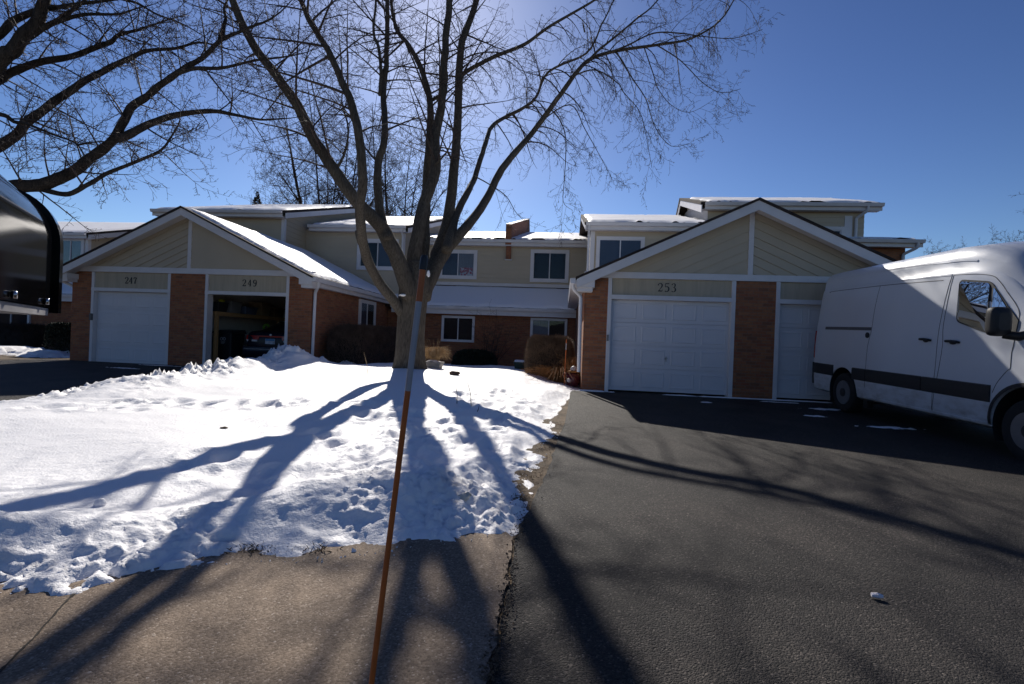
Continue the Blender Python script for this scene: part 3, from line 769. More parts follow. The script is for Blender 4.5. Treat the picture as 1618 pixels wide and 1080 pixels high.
# patterned cloth in the lower half of the right-hand light
a, b = atY(727, 435, yC), atY(747, 423, yC)
m_, t_, bs = newmat('red_pattern')
tc = N(t_, 'ShaderNodeTexCoord'); vo = N(t_, 'ShaderNodeTexVoronoi', Scale=9); t_.links.new(tc.outputs['Object'], vo.inputs['Vector'])
rp = ramp(t_, vo.outputs['Distance'], [(.0, (.62, .60, .60)), (.32, (.5, .10, .13)), (.52, (.62, .2, .22)), (.6, (.65, .62, .62))]); t_.links.new(rp.outputs[0], bs.inputs['Base Color'])
MB().grid([[(a.x + (b.x - a.x) * i / 10, yC - .0312, z) for i in range(11)] for z in (a.z, b.z)]).build('hung_cloth', m_, fr, fix=False)
w2a, w2b = atY(838, 420, yC).x, atY(899, 420, yC).x
window(CH, w2a, w2b, atY(868, 446, yC).z, atY(868, 394.5, yC).z, yC, (None, None), trim=.12, label='dark upper window right of the corbel')
# lower roof
yL, zL = 18.5, 2.36
roof_slab(CH, -7.10, .44, yL + .12, zL + .0, yC, 3.44, .08)
gutter_x(CH, -6.85, .44, yL, zL, wally=18.96, drop=.30)
snow_slab('roof_snow', CH, (-7.1, yL + .14, zL + .0), (.44, yL + .14, zL + .0), (.44, yC, 3.44), (-7.1, yC, 3.44), .08, 17, bare=(-.1, .02, .02, .24), nu=90, nv=30, wob=.05)
B(-7.11, .44, 18.95, 19.2, -.35, 2.20).build('brick_wall', M['brick'], CH)
lw = [atY(698, 520, 18.95).x, atY(750, 520, 18.95).x, atY(838, 520, 18.95).x, atY(896, 520, 18.95).x]
window(CH, lw[0], lw[1], .97, 2.01, 18.95, (None, None), trim=.06, tm='gutter', label='dark ground floor window near the maple trunk')
window(CH, lw[2], lw[3], .92, 2.03, 18.95, ('pale', None), trim=.06, tm='gutter', label='ground floor window above the clipped brown bush')

# ------------------------------------------------------------------ right garage with the upper storeys behind it
RH = empty('townhouse', (4.08, 11.3, 0), 'brick and cream sided garage townhouse numbered 253 beside the white van', 'house', 'attached townhouses')
garage_front(RH, .45, 4.08, 7.71, 11.3, 10.9, 4.36, .466, (2.61, 2.75), [(.45, .98), (3.80, 4.66), (7.25, 7.71)],
             [(.98, 3.80, 'c', 0), (4.66, 7.25, 'c', 0)], 0.0, 17.6, None)
garage_door(RH, 1.05, 3.73, .03, 2.13, 11.42, handle=True, label='closed white panelled door under number 253')
garage_door(RH, 4.75, 7.16, .03, 2.13, 11.42, label='closed white panelled door behind the van')
number(RH, '253', 2.30, 2.33, 11.33, .19, .78)
B(.985, 1.03, 11.25, 11.286, 1.16, 1.30).build('keypad', mat('keypad', (.2, .2, .2), .5), RH)
B(.45, .73, 11.581, 18.9, -.35, 2.5).build('brick_wall', M['brick'], RH)
B(7.43, 7.71, 11.581, 18.9, -.35, 2.5).build('brick_wall', M['brick'], RH)
xeR = 4.08 - 3.86; zeR = 4.36 - .466 * 3.86
MB().prism([(xeR - .12, 10.9, zeR - .03), (xeR, 10.9, zeR - .03), (xeR, 10.9, zeR - .15), (xeR - .10, 10.9, zeR - .15)], [(xeR - .12, 18.4, zeR - .03), (xeR, 18.4, zeR - .03), (xeR, 18.4, zeR - .15), (xeR - .10, 18.4, zeR - .15)]).build('gutter', M['gutter'], RH)
B(xeR + .002, xeR + .03, 10.95, 18.4, zeR - .17, zeR - .06).build('fascia', M['trim'], RH)
B(xeR + .031, .449, 11.3, 18.4, zeR - .165, zeR - .14).build('soffit', M['trim'], RH)
downspout(RH, [(xeR - .05, 11.02, zeR - .1), (xeR - .05, 11.05, zeR - .24), (.36, 11.25, zeR - .40), (.38, 11.25, .42)], r=.042)
snow_slab('roof_snow', RH, (4.0, 11.0, 4.32), (.3, 11.0, zeR + .03), (.3, 17, zeR + .03), (4.0, 17, 4.32), .06, 21, bare=(.1, .1, .3, .1))
# upper block C: front Y 17
yD, zD = 17.0, 5.23
mb = MB(); lap(mb, rect(.86, 5.0, 2.6, 5.1), front(yD), 0, .19); lap(mb, [(yD, 2.3), (21, 2.3), (21, 5.1), (yD, 5.1)], side(.86, -1), 0, .19); mb.build('upper_siding', M['siding'], RH, fix=False)
B(.862, 5.0, yD + .001, 22, -.3, 5.12).build('upper_wall', M['siding'], RH)
B(.80, .95, yD - .035, yD + .08, 2.9, 5.0).build('corner_board', M['trim'], RH)
roof_slab(RH, .58, 5.0, yD - .32, zD + .02, 22.5, zD + .31 * 5.82 + .02)
MB().pyz([(22.5, zD + .31*5.82 + .02), (27, zD + .5), (27, zD + .4), (22.5, zD + .31*5.82 - .08)], .58, 5.0).build('roof', M['shingle'], RH)
gutter_x(RH, .62, 5.0, yD - .44, zD, wally=yD)
MB().pyz([(yD - .32, zD - .085), (22.5, zD + .31*5.82 - .085), (22.5, zD + .31*5.82 - .25), (yD - .32, zD - .25)], .60, .63).build('rake_board', M['trim'], RH)
snow_slab('roof_snow', RH, (.6, yD - .3, zD + .02), (5.0, yD - .3, zD + .02), (5.0, 22.5, zD + .31*5.82 + .02), (.6, 22.5, zD + .31*5.82 + .02), .07, 24, bare=(.12, .25, .0, 1.1), wob=.16)
downspout(RH, [(.72, yD - .38, zD - .1), (.72, yD - .37, zD - .24), (.74, yD - .06, zD - .36), (.74, yD - .06, 2.7)], r=.04)
window(RH, atY(942, 390, yD).x, atY(1018, 390, yD).x, 3.35, atY(980, 374, yD).z, yD, ('blue', 'blue'), trim=.09, label='upper window half hidden by the gable roof')
# upper block D: higher and to the right
yE, zE, xE = 18.2, 6.30, 5.05
B(xE, 10.35, yE, 24, -.3, 6.1).build('upper_wall', M['siding'], RH)
mb = MB(); lap(mb, rect(xE, 10.35, 3, 6.1), front(yE - .002), 0, .19); mb.build('upper_siding', M['siding'], RH, fix=False)
mb = MB()
for k in range(24):                           # vertical boards on the side that faces left
    y0 = yE + k * .17
    mb.box(xE - .02, xE - .001, y0 + .02, y0 + .15, 5.0, 6.05 + .34 * min(y0 - yE + .3, 2.5))
mb.build('board_siding', M['trim'], RH)
MB().pyz([(yE, 6.0), (21.3, 6.0), (21.3, zE + .34 * 3.1 - .3)], xE, xE + 5.2).build('upper_wall', M['siding'], RH)
roof_slab(RH, xE - .35, 10.75, yE - .32, zE + .02, 21.3, zE + .34 * 3.42 + .02)
MB().pyz([(21.3, zE + .34*3.42 + .02), (22.3, zE + .2), (22.3, zE + .1), (21.2, zE + .34*3.42 - .08)], xE - .35, 10.75).build('roof', M['shingle'], RH)
gutter_x(RH, xE - .2, 10.75, yE - .44, zE, wally=yE)
MB().pyz([(yE - .32, zE - .085), (21.3, zE + .34*3.42 - .085), (22.2, zE + .05), (22.1, zE - .2), (21.25, zE + .34*3.42 - .32), (yE - .32, zE - .36)], xE - .33, xE - .30).build('rake_board', M['trim'], RH)
MB().pyz([(yE - .2, zE - .2), (21.3, zE + .34*3.3 - .2), (21.3, zE + .34*3.3 - .22), (yE - .2, zE - .22)], xE - .299, xE - .022).build('soffit', M['trim'], RH)
snow_slab('roof_snow', RH, (xE - .33, yE - .3, zE + .02), (10.75, yE - .3, zE + .02), (10.75, 21.3, zE + .34*3.42 + .02), (xE - .33, 21.3, zE + .34*3.42 + .02), .07, 27, bare=(.3, .1, .0, .4), wob=.15)
downspout(RH, [(10.25, yE - .38, zE - .1), (10.25, yE - .37, zE - .26), (10.05, yE - .08, zE - .44), (10.05, yE - .08, 3)], r=.05)
B(9.7, 9.95, yE - .03, yE - .016, 3, 5.95).build('corner_board', M['trim'], RH)
window(RH, 8.1, 9.69, 4.3, 5.55, yE - .016, ('blue', None), trim=.12, label='high window at the right end of the upper storey')
# lower block E at the far right
yF, zF = 18.0, 5.02
B(10.36, 11.6, yF + .2, 24, -.3, 4.9).build('upper_wall', M['siding'], RH)
B(7.72, 11.6, yF, yF + .19, -.3, 4.85).build('lower_wall', M['brick'], RH)
roof_slab(RH, 7.7, 11.95, yF - .32, zF + .02, 21.5, zF + .2 * 3.8 + .02)
gutter_x(RH, 7.7, 11.95, yF - .44, zF, wally=yF)
snow_slab('roof_snow', RH, (9.4, yF - .3, zF + .02), (11.95, yF - .3, zF + .02), (11.95, 21.5, zF + .2*3.8 + .02), (9.4, 21.5, zF + .2*3.8 + .02), .07, 29, bare=(.1, .05, .0, .4))
downspout(RH, [(11.75, yF - .38, zF - .1), (11.75, yF - .37, zF - .26), (11.5, yF - .06, zF - .44), (11.5, yF - .06, 1)], r=.05)
MB().lathe([(.05, 0), (.05, .5), (.04, .5)], (9.55, yF + .2, zF + .05), 'Z', 10).build('vent_pipe', M['black'], RH)

# ------------------------------------------------------------------ townhouse beyond the mailbox
FH = empty('townhouse', (-26, 19, 0), 'farthest townhouse, seen behind the black mailbox with white upper window', 'house', 'attached townhouses')
xG = atY(140, 372, yC).x
mb = MB(); lap(mb, rect(-36, xG, 3.3, 5.25), front(yC), 0, .19); lap(mb, [(yC, 3), (27, 3), (27, 5.2 + .306 * 6.4), (yC, 5.2)], side(xG, 1), 0, .19); mb.build('upper_siding', M['siding'], FH, fix=False)
B(-36, xG - .001, yC + .001, 27, -.3, 5.3).build('upper_wall', M['siding'], FH)
MB().pyz([(yC + .4, 5.3), (27, 5.3), (27, 5.2 + .306 * 6.2)], -36, xG - .001).build('upper_wall', M['siding'], FH)
B(xG - .13, xG + .03, yC - .03, yC + .12, 3.5, 5.2).build('corner_board', M['trim'], FH)
roof_slab(FH, -36, xG + .35, yC - .3, zC + .03, 27, zC + .306 * 6.5 + .03)
gutter_x(FH, -36, xG + .2, yC - .42, zC, wally=yC)
MB().pyz([(yC - .3, zC - .075), (27, zC + .306*6.5 - .075), (27, zC + .306*6.5 - .30), (yC - .3, zC - .30)], xG + .31, xG + .34).build('rake_board', M['trim'], FH)
snow_slab('roof_snow', FH, (-36, yC - .28, zC + .03), (xG + .34, yC - .28, zC + .03), (xG + .34, 27, zC + .306*6.5 + .03), (-36, 27, zC + .306*6.5 + .03), .08, 31, bare=(.1, .1, .0, .1))
window(FH, atY(92, 400, yC).x, atY(134, 400, yC).x, 3.55, atY(110, 375, yC).z, yC, ('blue', 'blue'), trim=.13, label='pale upper window right of the mailbox')
roof_slab(FH, -36, -14.7, yL + .12, zL, yC, 3.44, .08)
gutter_x(FH, -36, -15.05, yL, zL, wally=18.96, drop=.3)
snow_slab('roof_snow', FH, (-36, yL + .14, zL), (-14.75, yL + .14, zL), (-14.75, yC, 3.44), (-36, yC, 3.44), .08, 33, bare=(.1, .05, .03, .1), nu=120)
B(-36, -14.67, 18.95, 19.2, -.35, 2.2).build('brick_wall', M['brick'], FH)
wr = atY(49, 505, 18.95).x
window(FH, wr - 1.9, wr, .75, 2.0, 18.95, (None, None), trim=.10, label='dark ground floor window below the mailbox')

# ------------------------------------------------------------------ trees
def catmull(P, n=5):
    out = []
    for k in range(len(P) - 1):
        p0, p1, p2, p3 = P[max(0, k-1)], P[k], P[k+1], P[min(len(P)-1, k+2)]
        for s in range(n):
            t = s / n
            out.append(.5 * ((2*p1) + (p2-p0)*t + (2*p0-5*p1+4*p2-p3)*t*t + (3*p1-p0-3*p2+p3)*t**3))
    out.append(P[-1]); return out
def rvec(g):
    while True:
        v = Vector((g.uniform(-1, 1), g.uniform(-1, 1), g.uniform(-1, 1)))
        if .05 < v.length < 1: return v.normalized()
class Tree:
    def __init__(s, seed, rmin=.0035, kids=(7, 6, 0), droop=.0, up=.1, wig=.16, lens=(1, .42, .34), sides=(5, 4, 3)):
        s.g = random.Random(seed); s.mb = MB(); s.rmin = rmin; s.kids = kids; s.droop = droop; s.up = up; s.wig = wig; s.lens = lens; s.sides = sides
    def branch(s, p, d, L, r, lvl, droop=None):
        g = s.g; droop = s.droop if droop is None else droop
        n = max(4, 8 - 2 * lvl)
        pts, rad = [p.copy()], [r]; d = d.normalized()
        for i in range(n):
            t = (i + 1) / n
            bend = (-droop * (1 - S((t - .6) / .3)) + (s.up + droop * .9) * S((t - .55) / .4)) * 5 / n
            d = (d + rvec(g) * s.wig * 5 / n + Vector((0, 0, bend))).normalized()
            p = p + d * (L / n)
            pts.append(p); rad.append(max(s.rmin * (1 - .4 * t), r * (1 - .85 * t)))
        s.mb.tube(pts, rad, s.sides[min(lvl, len(s.sides) - 1)], cap=False)
        if lvl < len(s.kids) and s.kids[lvl]:
            s.spawn(pts, rad, s.kids[lvl], L * s.lens[min(lvl + 1, len(s.lens)-1)], lvl + 1, .15, droop)
    def spawn(s, pts, rad, n, L, lvl, t0=.1, droop=None, ang=(35, 75), grow=.6):
        g = s.g; m = len(pts) - 1
        for k in range(n):
            t = t0 + (1 - t0) * (k + g.random()) / n
            f = min(m - 1e-4, t * m); i = int(f); a = f - i
            p = pts[i].lerp(pts[i+1], a); tv = (pts[i+1] - pts[i]).normalized()
            rr = rad[i] * (1-a) + rad[i+1] * a
            side_ = rvec(g); side_ = (side_ - tv * side_.dot(tv)).normalized()
            an = R(g.uniform(*ang))
            d = tv * math.cos(an) + side_ * math.sin(an)
            l = L * g.uniform(.45, 1.1) * (1 - grow * .5 * t)
            s.branch(p, d, l, max(s.rmin, min(rr * .55, .012 * l + .002)), lvl, droop)

def limb_pts(px, y0, y1, n=5, wob=.02, seed=0):
    m = len(px) - 1
    kk = [0] + [i for i in range(1, m) if len(px[i]) == 3] + [m]
    kv = [y0] + [px[i][2] for i in range(1, m) if len(px[i]) == 3] + [y1]
    P = [atY(q[0], q[1], float(np.interp(i, kk, kv))) for i, q in enumerate(px)]
    Q = catmull(P, n)
    for i, q in enumerate(Q):
        if 2 < i: q += Vector((nz(q.z, seed, 0, 3), nz(q.z, seed, 5, 3), 0)) * wob
    return Q
def radii(n, r0, r1, seed, burl=.06): return [(r0 + (r1 - r0) * (i / (n - 1)) ** .85) * (1 + burl * nz(i * .6, seed, 2)) for i in range(n)]

def extend(P, L, g, up=.25):
    d = (P[-1] - P[-3]).normalized(); p = P[-1]; out = []
    for i in range(8):
        d = (d + rvec(g) * .12 + Vector((0, 0, up * .12))).normalized(); p = p + d * L / 8; out.append(p)
    return out

MT = empty('maple_tree', (TRX, TRY, .42), 'big bare multi-stemmed tree standing in the snowy front lawn', 'tree')
tr = MB(); tp = [atY(646, 600, TRY), atY(646, 588, TRY), atY(646.5, 578, TRY), atY(647, 560, TRY), atY(648, 530, TRY), atY(650, 500, TRY), atY(652, 475, TRY), atY(655, 452, TRY), atY(657, 430, TRY), atY(658, 412, TRY)]
trad = [.50, .44, .385, .345, .325, .33, .345, .36, .30, .16]
tq = catmull(tp, 4); trr = [trad[min(len(trad)-1, i // 4)] * (1 - (i % 4) / 4) + trad[min(len(trad)-1, i // 4 + 1)] * (i % 4) / 4 for i in range(len(tq))]
n0 = 40; V = []; F = []
for i, (c, r) in enumerate(zip(tq, trr)):
    for k in range(n0):
        a = 2 * math.pi * k / n0
        fl = 1 + .05 * nz(math.cos(a) * 2.2, math.sin(a) * 2.2, c.z * .5) + .10 * max(0, 1 - (c.z - .3) / .7) * math.sin(a * 5 + 1) * .6 + .02 * nz(math.cos(a) * 8, math.sin(a) * 8, c.z * 1.5)
        V.append((c.x + r * fl * math.cos(a), c.y + r * fl * .9 * math.sin(a), c.z))
F = [(i*n0+k, i*n0+(k+1)%n0, (i+1)*n0+(k+1)%n0, (i+1)*n0+k) for i in range(len(tq)-1) for k in range(n0)] + [tuple(range((len(tq)-1)*n0, len(tq)*n0))]
tr.add(V, F); tr.build('trunk', M['bark'], MT, smooth=True)
mpl = Tree(11, .0040, (6, 4, 2), droop=.16, up=.10, wig=.075, lens=(1, .55, .5, .32))
g = random.Random(5)
limbs = [ # pixels (with depth where the shadow fixes it), depth start, depth end, radius start, end, stem extension, twig droop
 ([(640, 500), (618, 470), (597, 442, 10.3), (577, 400), (569, 338, 8.9), (573, 272, 8.6), (565, 202), (555, 163), (540, 128), (524, 89), (505, 58), (484, 23), (468, -20)], 10.9, 8.6, .17, .05, 2.6, .05),
 ([(650, 470), (636, 430), (622, 395), (606, 365, 10.3), (590, 346), (555, 307, 9.7), (528, 268), (497, 222, 9.6), (470, 167), (435, 117), (400, 70), (371, 10), (355, -40)], 10.8, 9.3, .27, .08, 2.8, .06),
 ([(613, 378), (603, 345), (597, 300), (598, 253), (608, 218, 10.6), (606, 148, 11.4), (610, 105), (612, 39), (612, -20)], 10.2, 12.0, .15, .06, 2.6, .05),
 ([(600, 150), (602, 113), (598, 74), (590, 50), (594, 0), (590, -40)], 11.3, 11.6, .06, .03, 1.8, .05),
 ([(650, 470), (650, 430), (664, 350), (670, 320), (688, 272), (688, 218), (699, 155), (703, 78), (712, -10)], 10.8, 12.4, .24, .10, 3.0, .05),
 ([(664, 470), (670, 410), (672, 350), (675, 272), (680, 194), (678, 152), (664, 105), (645, 70), (625, 43), (617, -10)], 11.2, 13.2, .19, .05, 2.4, .05),
 ([(668, 470), (680, 425), (690, 400), (707, 350), (717, 272), (723, 194, 13.0), (728, 78), (746, 23), (762, -30)], 11.0, 14.0, .26, .09, 3.0, .05),
 ([(728, 140), (732, 117), (773, 93), (828, 70), (860, 47), (893, 27), (943, -3), (985, -40)], 13.3, 14.0, .085, .03, 2.0, .25),
 ([(664, 475), (686, 430), (705, 395), (730, 366, 11.9), (750, 342), (770, 312, 13.0), (793, 267), (818, 236, 14.1), (843, 207, 14.9), (887, 147), (910, 115), (933, 93), (973, 80), (1043, 70), (1093, 60), (1137, 33), (1165, -10)], 11.0, 15.6, .22, .02, .6, .4),
 ([(705, 395), (715, 360), (723, 334), (738, 305, 13.2), (750, 280), (765, 233, 15.1), (777, 200, 16.3), (800, 184, 16.8), (827, 170), (847, 153), (867, 113), (927, 83), (950, 40), (975, -10)], 11.3, 17.0, .16, .025, 1.2, .25),
 ([(925, 100), (945, 80), (973, 57), (1003, 32), (1033, 7), (1060, -25)], 15.0, 15.4, .055, .02, 1.4, .3),
 ([(955, 85), (990, 72), (1033, 52), (1075, 52), (1110, 57), (1160, 60), (1205, 46)], 15.1, 15.6, .04, .008, 0, .2),
 ([(1036, 70), (1075, 95), (1110, 130), (1140, 146), (1170, 140)], 15.3, 15.6, .026, .007, 0, .15),
 ([(973, 80), (1000, 125), (1020, 155), (1035, 200), (1060, 230), (1090, 226)], 15.2, 15.0, .03, .007, 0, .15),
 ([(905, 120), (940, 110), (975, 130), (985, 145), (1010, 175), (1020, 210), (1030, 265)], 14.9, 14.6, .032, .007, 0, .2),
 ([(870, 172), (885, 190), (894, 220), (892, 280), (890, 318), (905, 332)], 14.6, 14.4, .03, .006, 0, .1),
 ([(850, 195), (900, 165), (925, 205), (950, 250), (970, 288)], 14.4, 14.2, .028, .006, 0, .2),
 ([(1018, 75), (1030, 110), (1040, 140), (1060, 165), (1090, 177), (1128, 157)], 15.3, 15.5, .024, .006, 0, .15),
 ([(750, 278), (775, 292), (800, 310), (815, 335), (830, 350)], 13.0, 12.8, .024, .006, 0, .1),
 ([(722, 100), (750, 85), (790, 83), (820, 100), (840, 140)], 13.4, 13.6, .034, .009, 0, .2),
 ([(596, 255), (575, 230), (556, 190), (530, 150)], 10.5, 11, .034, .009, .4, .1),
 ([(688, 260), (706, 240), (715, 222), (735, 200)], 11.5, 11, .034, .009, .4, .1),
 ([(679, 160), (700, 145), (706, 120), (700, 90)], 12.4, 12, .06, .03, .8, .1),
 ([(530, 270), (545, 240), (550, 200), (540, 160), (548, 120)], 9.6, 9.8, .04, .012, .6, .1),
]
for li, (px, y0, y1, r0, r1, ex, dr) in enumerate(limbs):
    P = limb_pts(px, y0, y1, 5, .025 if r0 > .05 else .008, li * 3)
    r0, r1 = r0 * (.74 if r0 > .1 else .8), r1 * .8
    rad = radii(len(P), r0, r1, li)
    if ex:
        q = extend(P, ex, g); rad += [r1 * (1 - .75 * (i + 1) / len(q)) for i in range(len(q))]; P = P + q
    mb = MB().tube(P, rad, 14 if r0 > .1 else 8)
    mb.build('limb', M['bark'], MT, smooth=True)
    L = sum((P[i+1] - P[i]).length for i in range(len(P)-1))
    big = r0 > .085
    mpl.spawn(P, rad, int(L * (2.7 if big else 3.8)), (2.5 if big else 1.5) if li not in (8,) else 2.1, 0 if big or L > 2 else 1, .42 if big else .12, dr, ang=(30, 75))
tw = mpl.mb.build('twigs', M['twig'], MT, smooth=True, fix=False); tag(tw, kind='stuff')
for (px_, py_, yy_, s0) in ((568, 376, 9.6, .11), (921, 44, 15, .025)):
    c = atY(px_, py_, yy_); MB().tube([c + Vector((.06, .05, -.10)), c + Vector((.02, 0, .05)), c + Vector((-.01, -.01, .16))], [s0, s0 * .95, s0 * .8], 10).build('limb_stub', M['bark'], MT, smooth=True)
# clots of snow in the crotches
for (px_, py_, yy_, a, b, c_) in ((637, 466, 10.62, .085, .08, .05), (677, 432, 10.66, .035, .03, .16)):
    c = atY(px_, py_, yy_); mb = MB(); P = []
    for i in range(9):
        th = math.pi * i / 8
        P.append([(c.x + a * math.sin(th) * math.cos(2*math.pi*k/12) * (1 + .9 * nz(i, k % 12, 1, .9)), c.y + b * math.sin(th) * math.sin(2*math.pi*k/12), c.z + c_ * math.cos(th) * .5 + .2 * a * nz(i, k, 4, .8)) for k in range(13)])
    mb.grid(P).build('snow_clot', M['snow'], MT, smooth=True)

# tree at the left whose trunk stands outside the picture
LT = empty('shade_tree', (-11.6, 7.2, zg(7.2)), 'dark bare tree reaching in from the left over the roofs', 'tree')
k3 = 1 / 2.996
tk = [Vector((-11.6, 7.2, -.3)), Vector((-11.6, 7.2, .3)), Vector((-11.55, 7.25, 1.2)), Vector((-11.5, 7.3, 2.2)), Vector((-11.35, 7.4, 3.2)), Vector((-11.1, 7.5, 4.2))]
MB().tube(catmull(tk, 4), radii(21, .42, .26, 1), 16).build('trunk', M['bark2'], LT, smooth=True)
lt = Tree(23, .0036, (7, 5, 2), droop=.02, up=.05, wig=.12, lens=(1, .5, .5, .4))
def z6(L): return [(a * k3, b * k3) for a, b in L]
ltl = [
 ([(-165, 300), (-90, 312), (-30, 300)] + z6([(70, 880), (200, 872), (330, 818), (420, 755), (535, 660), (620, 512), (720, 440), (830, 348), (950, 275), (1050, 190), (1140, 148), (1250, 108)]), 7.5, 8.6, .15, .02, .8),
 (z6([(170, 880), (230, 902), (330, 918), (430, 868), (500, 822), (620, 775), (700, 740), (760, 705), (805, 655), (840, 598)]), 7.9, 7.6, .055, .012, .2),
 (z6([(545, 655), (600, 640), (720, 580), (850, 540), (1000, 524), (1100, 540), (1230, 565), (1330, 560)]), 8.0, 8.6, .085, .012, .5),
 (z6([(840, 345), (920, 322), (1050, 320), (1200, 288), (1350, 270), (1440, 250)]), 8.2, 8.6, .045, .008, .4),
 ([(-150, 330), (-60, 262)] + z6([(0, 690), (100, 612), (230, 500), (390, 388), (500, 330), (620, 272), (700, 240), (830, 228), (950, 200), (1080, 230)]), 7.5, 9.2, .11, .012, .5),
 ([(-120, 240), (-40, 150)] + z6([(0, 380), (60, 335), (200, 290), (350, 260), (500, 205), (560, 172), (640, 150), (700, 118), (800, 90)]), 7.6, 9.0, .10, .012, .5),
 ([(-160, 250), (-70, 160), (-20, 115)] + z6([(30, 255), (60, 240), (140, 140), (200, 40), (220, -30)]), 7.5, 7.8, .16, .08, 2.0),
 (z6([(60, 235), (190, 142), (280, 100), (400, 66), (550, 64), (640, 40)]), 7.7, 8.2, .06, .012, .5),
 ([(-80, 110)] + z6([(0, 160), (60, 98), (170, 55), (250, 42), (400, 10), (520, -5)]), 7.6, 8.2, .085, .02, .8),
 ([(-70, 180)] + z6([(0, 540), (70, 575), (130, 585), (250, 635), (360, 680), (400, 742)]), 7.4, 7.4, .045, .008, 0),
 (z6([(370, 685), (450, 670), (540, 668)]), 7.4, 7.5, .018, .006, .3),
 (z6([(210, 130), (330, 60), (440, -30)]), 7.8, 8.4, .05, .02, 1.2),
 (z6([(1040, 190), (1070, 110), (1060, 40), (1090, -30)]), 8.5, 8.7, .04, .015, .8),
 (z6([(510, -20), (640, 10), (740, 65), (860, 110), (960, 170)]), 8.6, 8.8, .03, .008, .3),
]
for li, (px, y0, y1, r0, r1, ex) in enumerate(ltl):
    P = limb_pts(px, y0, y1, 5, .05, 50 + li * 3); rad = radii(len(P), r0, r1, li + 40, .14)
    if ex:
        q = extend(P, ex, g); rad += [r1 * (1 - .75 * (i + 1) / len(q)) for i in range(len(q))]; P = P + q
    MB().tube(P, rad, 10).build('limb', M['bark2'], LT, smooth=True)
    L = sum((P[i+1] - P[i]).length for i in range(len(P)-1))
    lt.spawn(P, rad, int(L * 4.4), 1.45, 0 if L > 2.5 else 1, .18, 0.0, ang=(40, 85))
tw = lt.mb.build('twigs', M['twig'], LT, smooth=True, fix=False); tag(tw, kind='stuff')

def far_tree(base, H, W_, seed, label, name='far_tree', r=.22, kids=(7, 6, 3), stems=5, lean=.5, ln=.5, rmin=.0075):
    root = empty(name, base, label, 'tree', None)
    T = Tree(seed, rmin, kids, droop=.0, up=.03, wig=.14, lens=(1, .45, .45, .5)); gg = random.Random(seed)
    b = Vector(base); tk = MB(); split = H * .22
    tk.tube([b + Vector((0, 0, -.3)), b + Vector((.05, 0, split * .5)), b + Vector((0, 0, split + .3))], [r * 1.2, r, r * .95], 8); tk.build('trunk', M['bark2'], root, smooth=True)
    for k in range(stems):
        a = 2 * math.pi * (k + gg.random() * .6) / stems
        out = W_ * .5 * (.45 + .55 * gg.random()) * (0.3 if k == 0 else 1)
        tip = b + Vector((math.cos(a) * out, math.sin(a) * out * .7, H * gg.uniform(.75, 1)))
        p0 = b + Vector((0, 0, split)); mid = p0.lerp(tip, .45) + Vector((math.cos(a) * out * .12, 0, -H * .02))
        P = catmull([p0, p0.lerp(mid, .5) + rvec(gg) * .2, mid, mid.lerp(tip, .5) + rvec(gg) * .25, tip], 4)
        rad = radii(len(P), r * .6, .02, seed + k); MB().tube(P, rad, 6).build('limb', M['bark2'], root, smooth=True)
        T.spawn(P, rad, int(H * 1.3), H * .30, 0, .12, 0.0, ang=(45, 85))
        tip = b + Vector((math.cos(a + .5) * W_ * .5 * gg.uniform(.8, 1.1), math.sin(a + .5) * W_ * .35, H * gg.uniform(.5, .72)))
        q0 = p0.lerp(mid, .3); m1 = q0.lerp(tip, .5) + Vector((0, 0, H * .05))
        P = catmull([q0, q0.lerp(m1, .5) + rvec(gg) * .2, m1, m1.lerp(tip, .5) + rvec(gg) * .25, tip], 4)
        rad = radii(len(P), r * .4, .02, seed + k); MB().tube(P, rad, 6).build('limb', M['bark2'], root, smooth=True)
        T.spawn(P, rad, int(H * .7), H * .22, 0, .15, 0.0, ang=(30, 70))
    tag(T.mb.build('twigs', M['twig2'], root, smooth=True, fix=False), kind='stuff')
    return root
c = atY(528, 335, 34); far_tree((c.x, 34, 0), atY(528, 130, 34).z, 12, 31, 'bare tree behind the roof left of the maple, with a wide twiggy crown', stems=7)
c = atY(632, 345, 38); far_tree((c.x, 38, 0), atY(632, 160, 38).z, 8.5, 32, 'bare tree behind the roof seen between the maple stems', stems=6)
c = atY(1705, 420, 40); far_tree((c.x, 40, 0), atY(1705, 285, 40).z, 7.5, 33, 'bare tree cut by the right edge above the white van', stems=6)
c = atY(1530, 420, 55); far_tree((c.x, 55, 0), atY(1530, 384, 55).z, 9.0, 34, 'low bare tree top showing just over the van roof', stems=7, r=.12)
c = atY(1480, 420, 60); far_tree((c.x, 60, 0), atY(1480, 390, 60).z, 6.0, 35, 'small bare tree top between the gutter and the van roof', stems=5, r=.12)
mb = MB(); gg = random.Random(50); ring = [[], [], [], []]  # unseen tree-coloured ring, added to close the bright horizon reflected in the windows
for i in range(161):
    a = R(112 + 316 * i / 160) ; hgt = 6.5 + 3.0 * nz(i * .15, 2) + 1.6 * nz(i * .6, 3) + gg.uniform(-.5, .5); rr = 78 + 4 * nz(i * .3, 5)
    dx, dy = math.sin(a), math.cos(a)
    for k, (dr, z) in enumerate(((0, -.4), (0, hgt * .8), (3, hgt), (7, -.4))): ring[k].append((dx * (rr + dr), dy * (rr + dr), z))
mb.grid(ring); tag(mb.build('horizon_screen', M['twig2'], fix=False), kind='stuff')
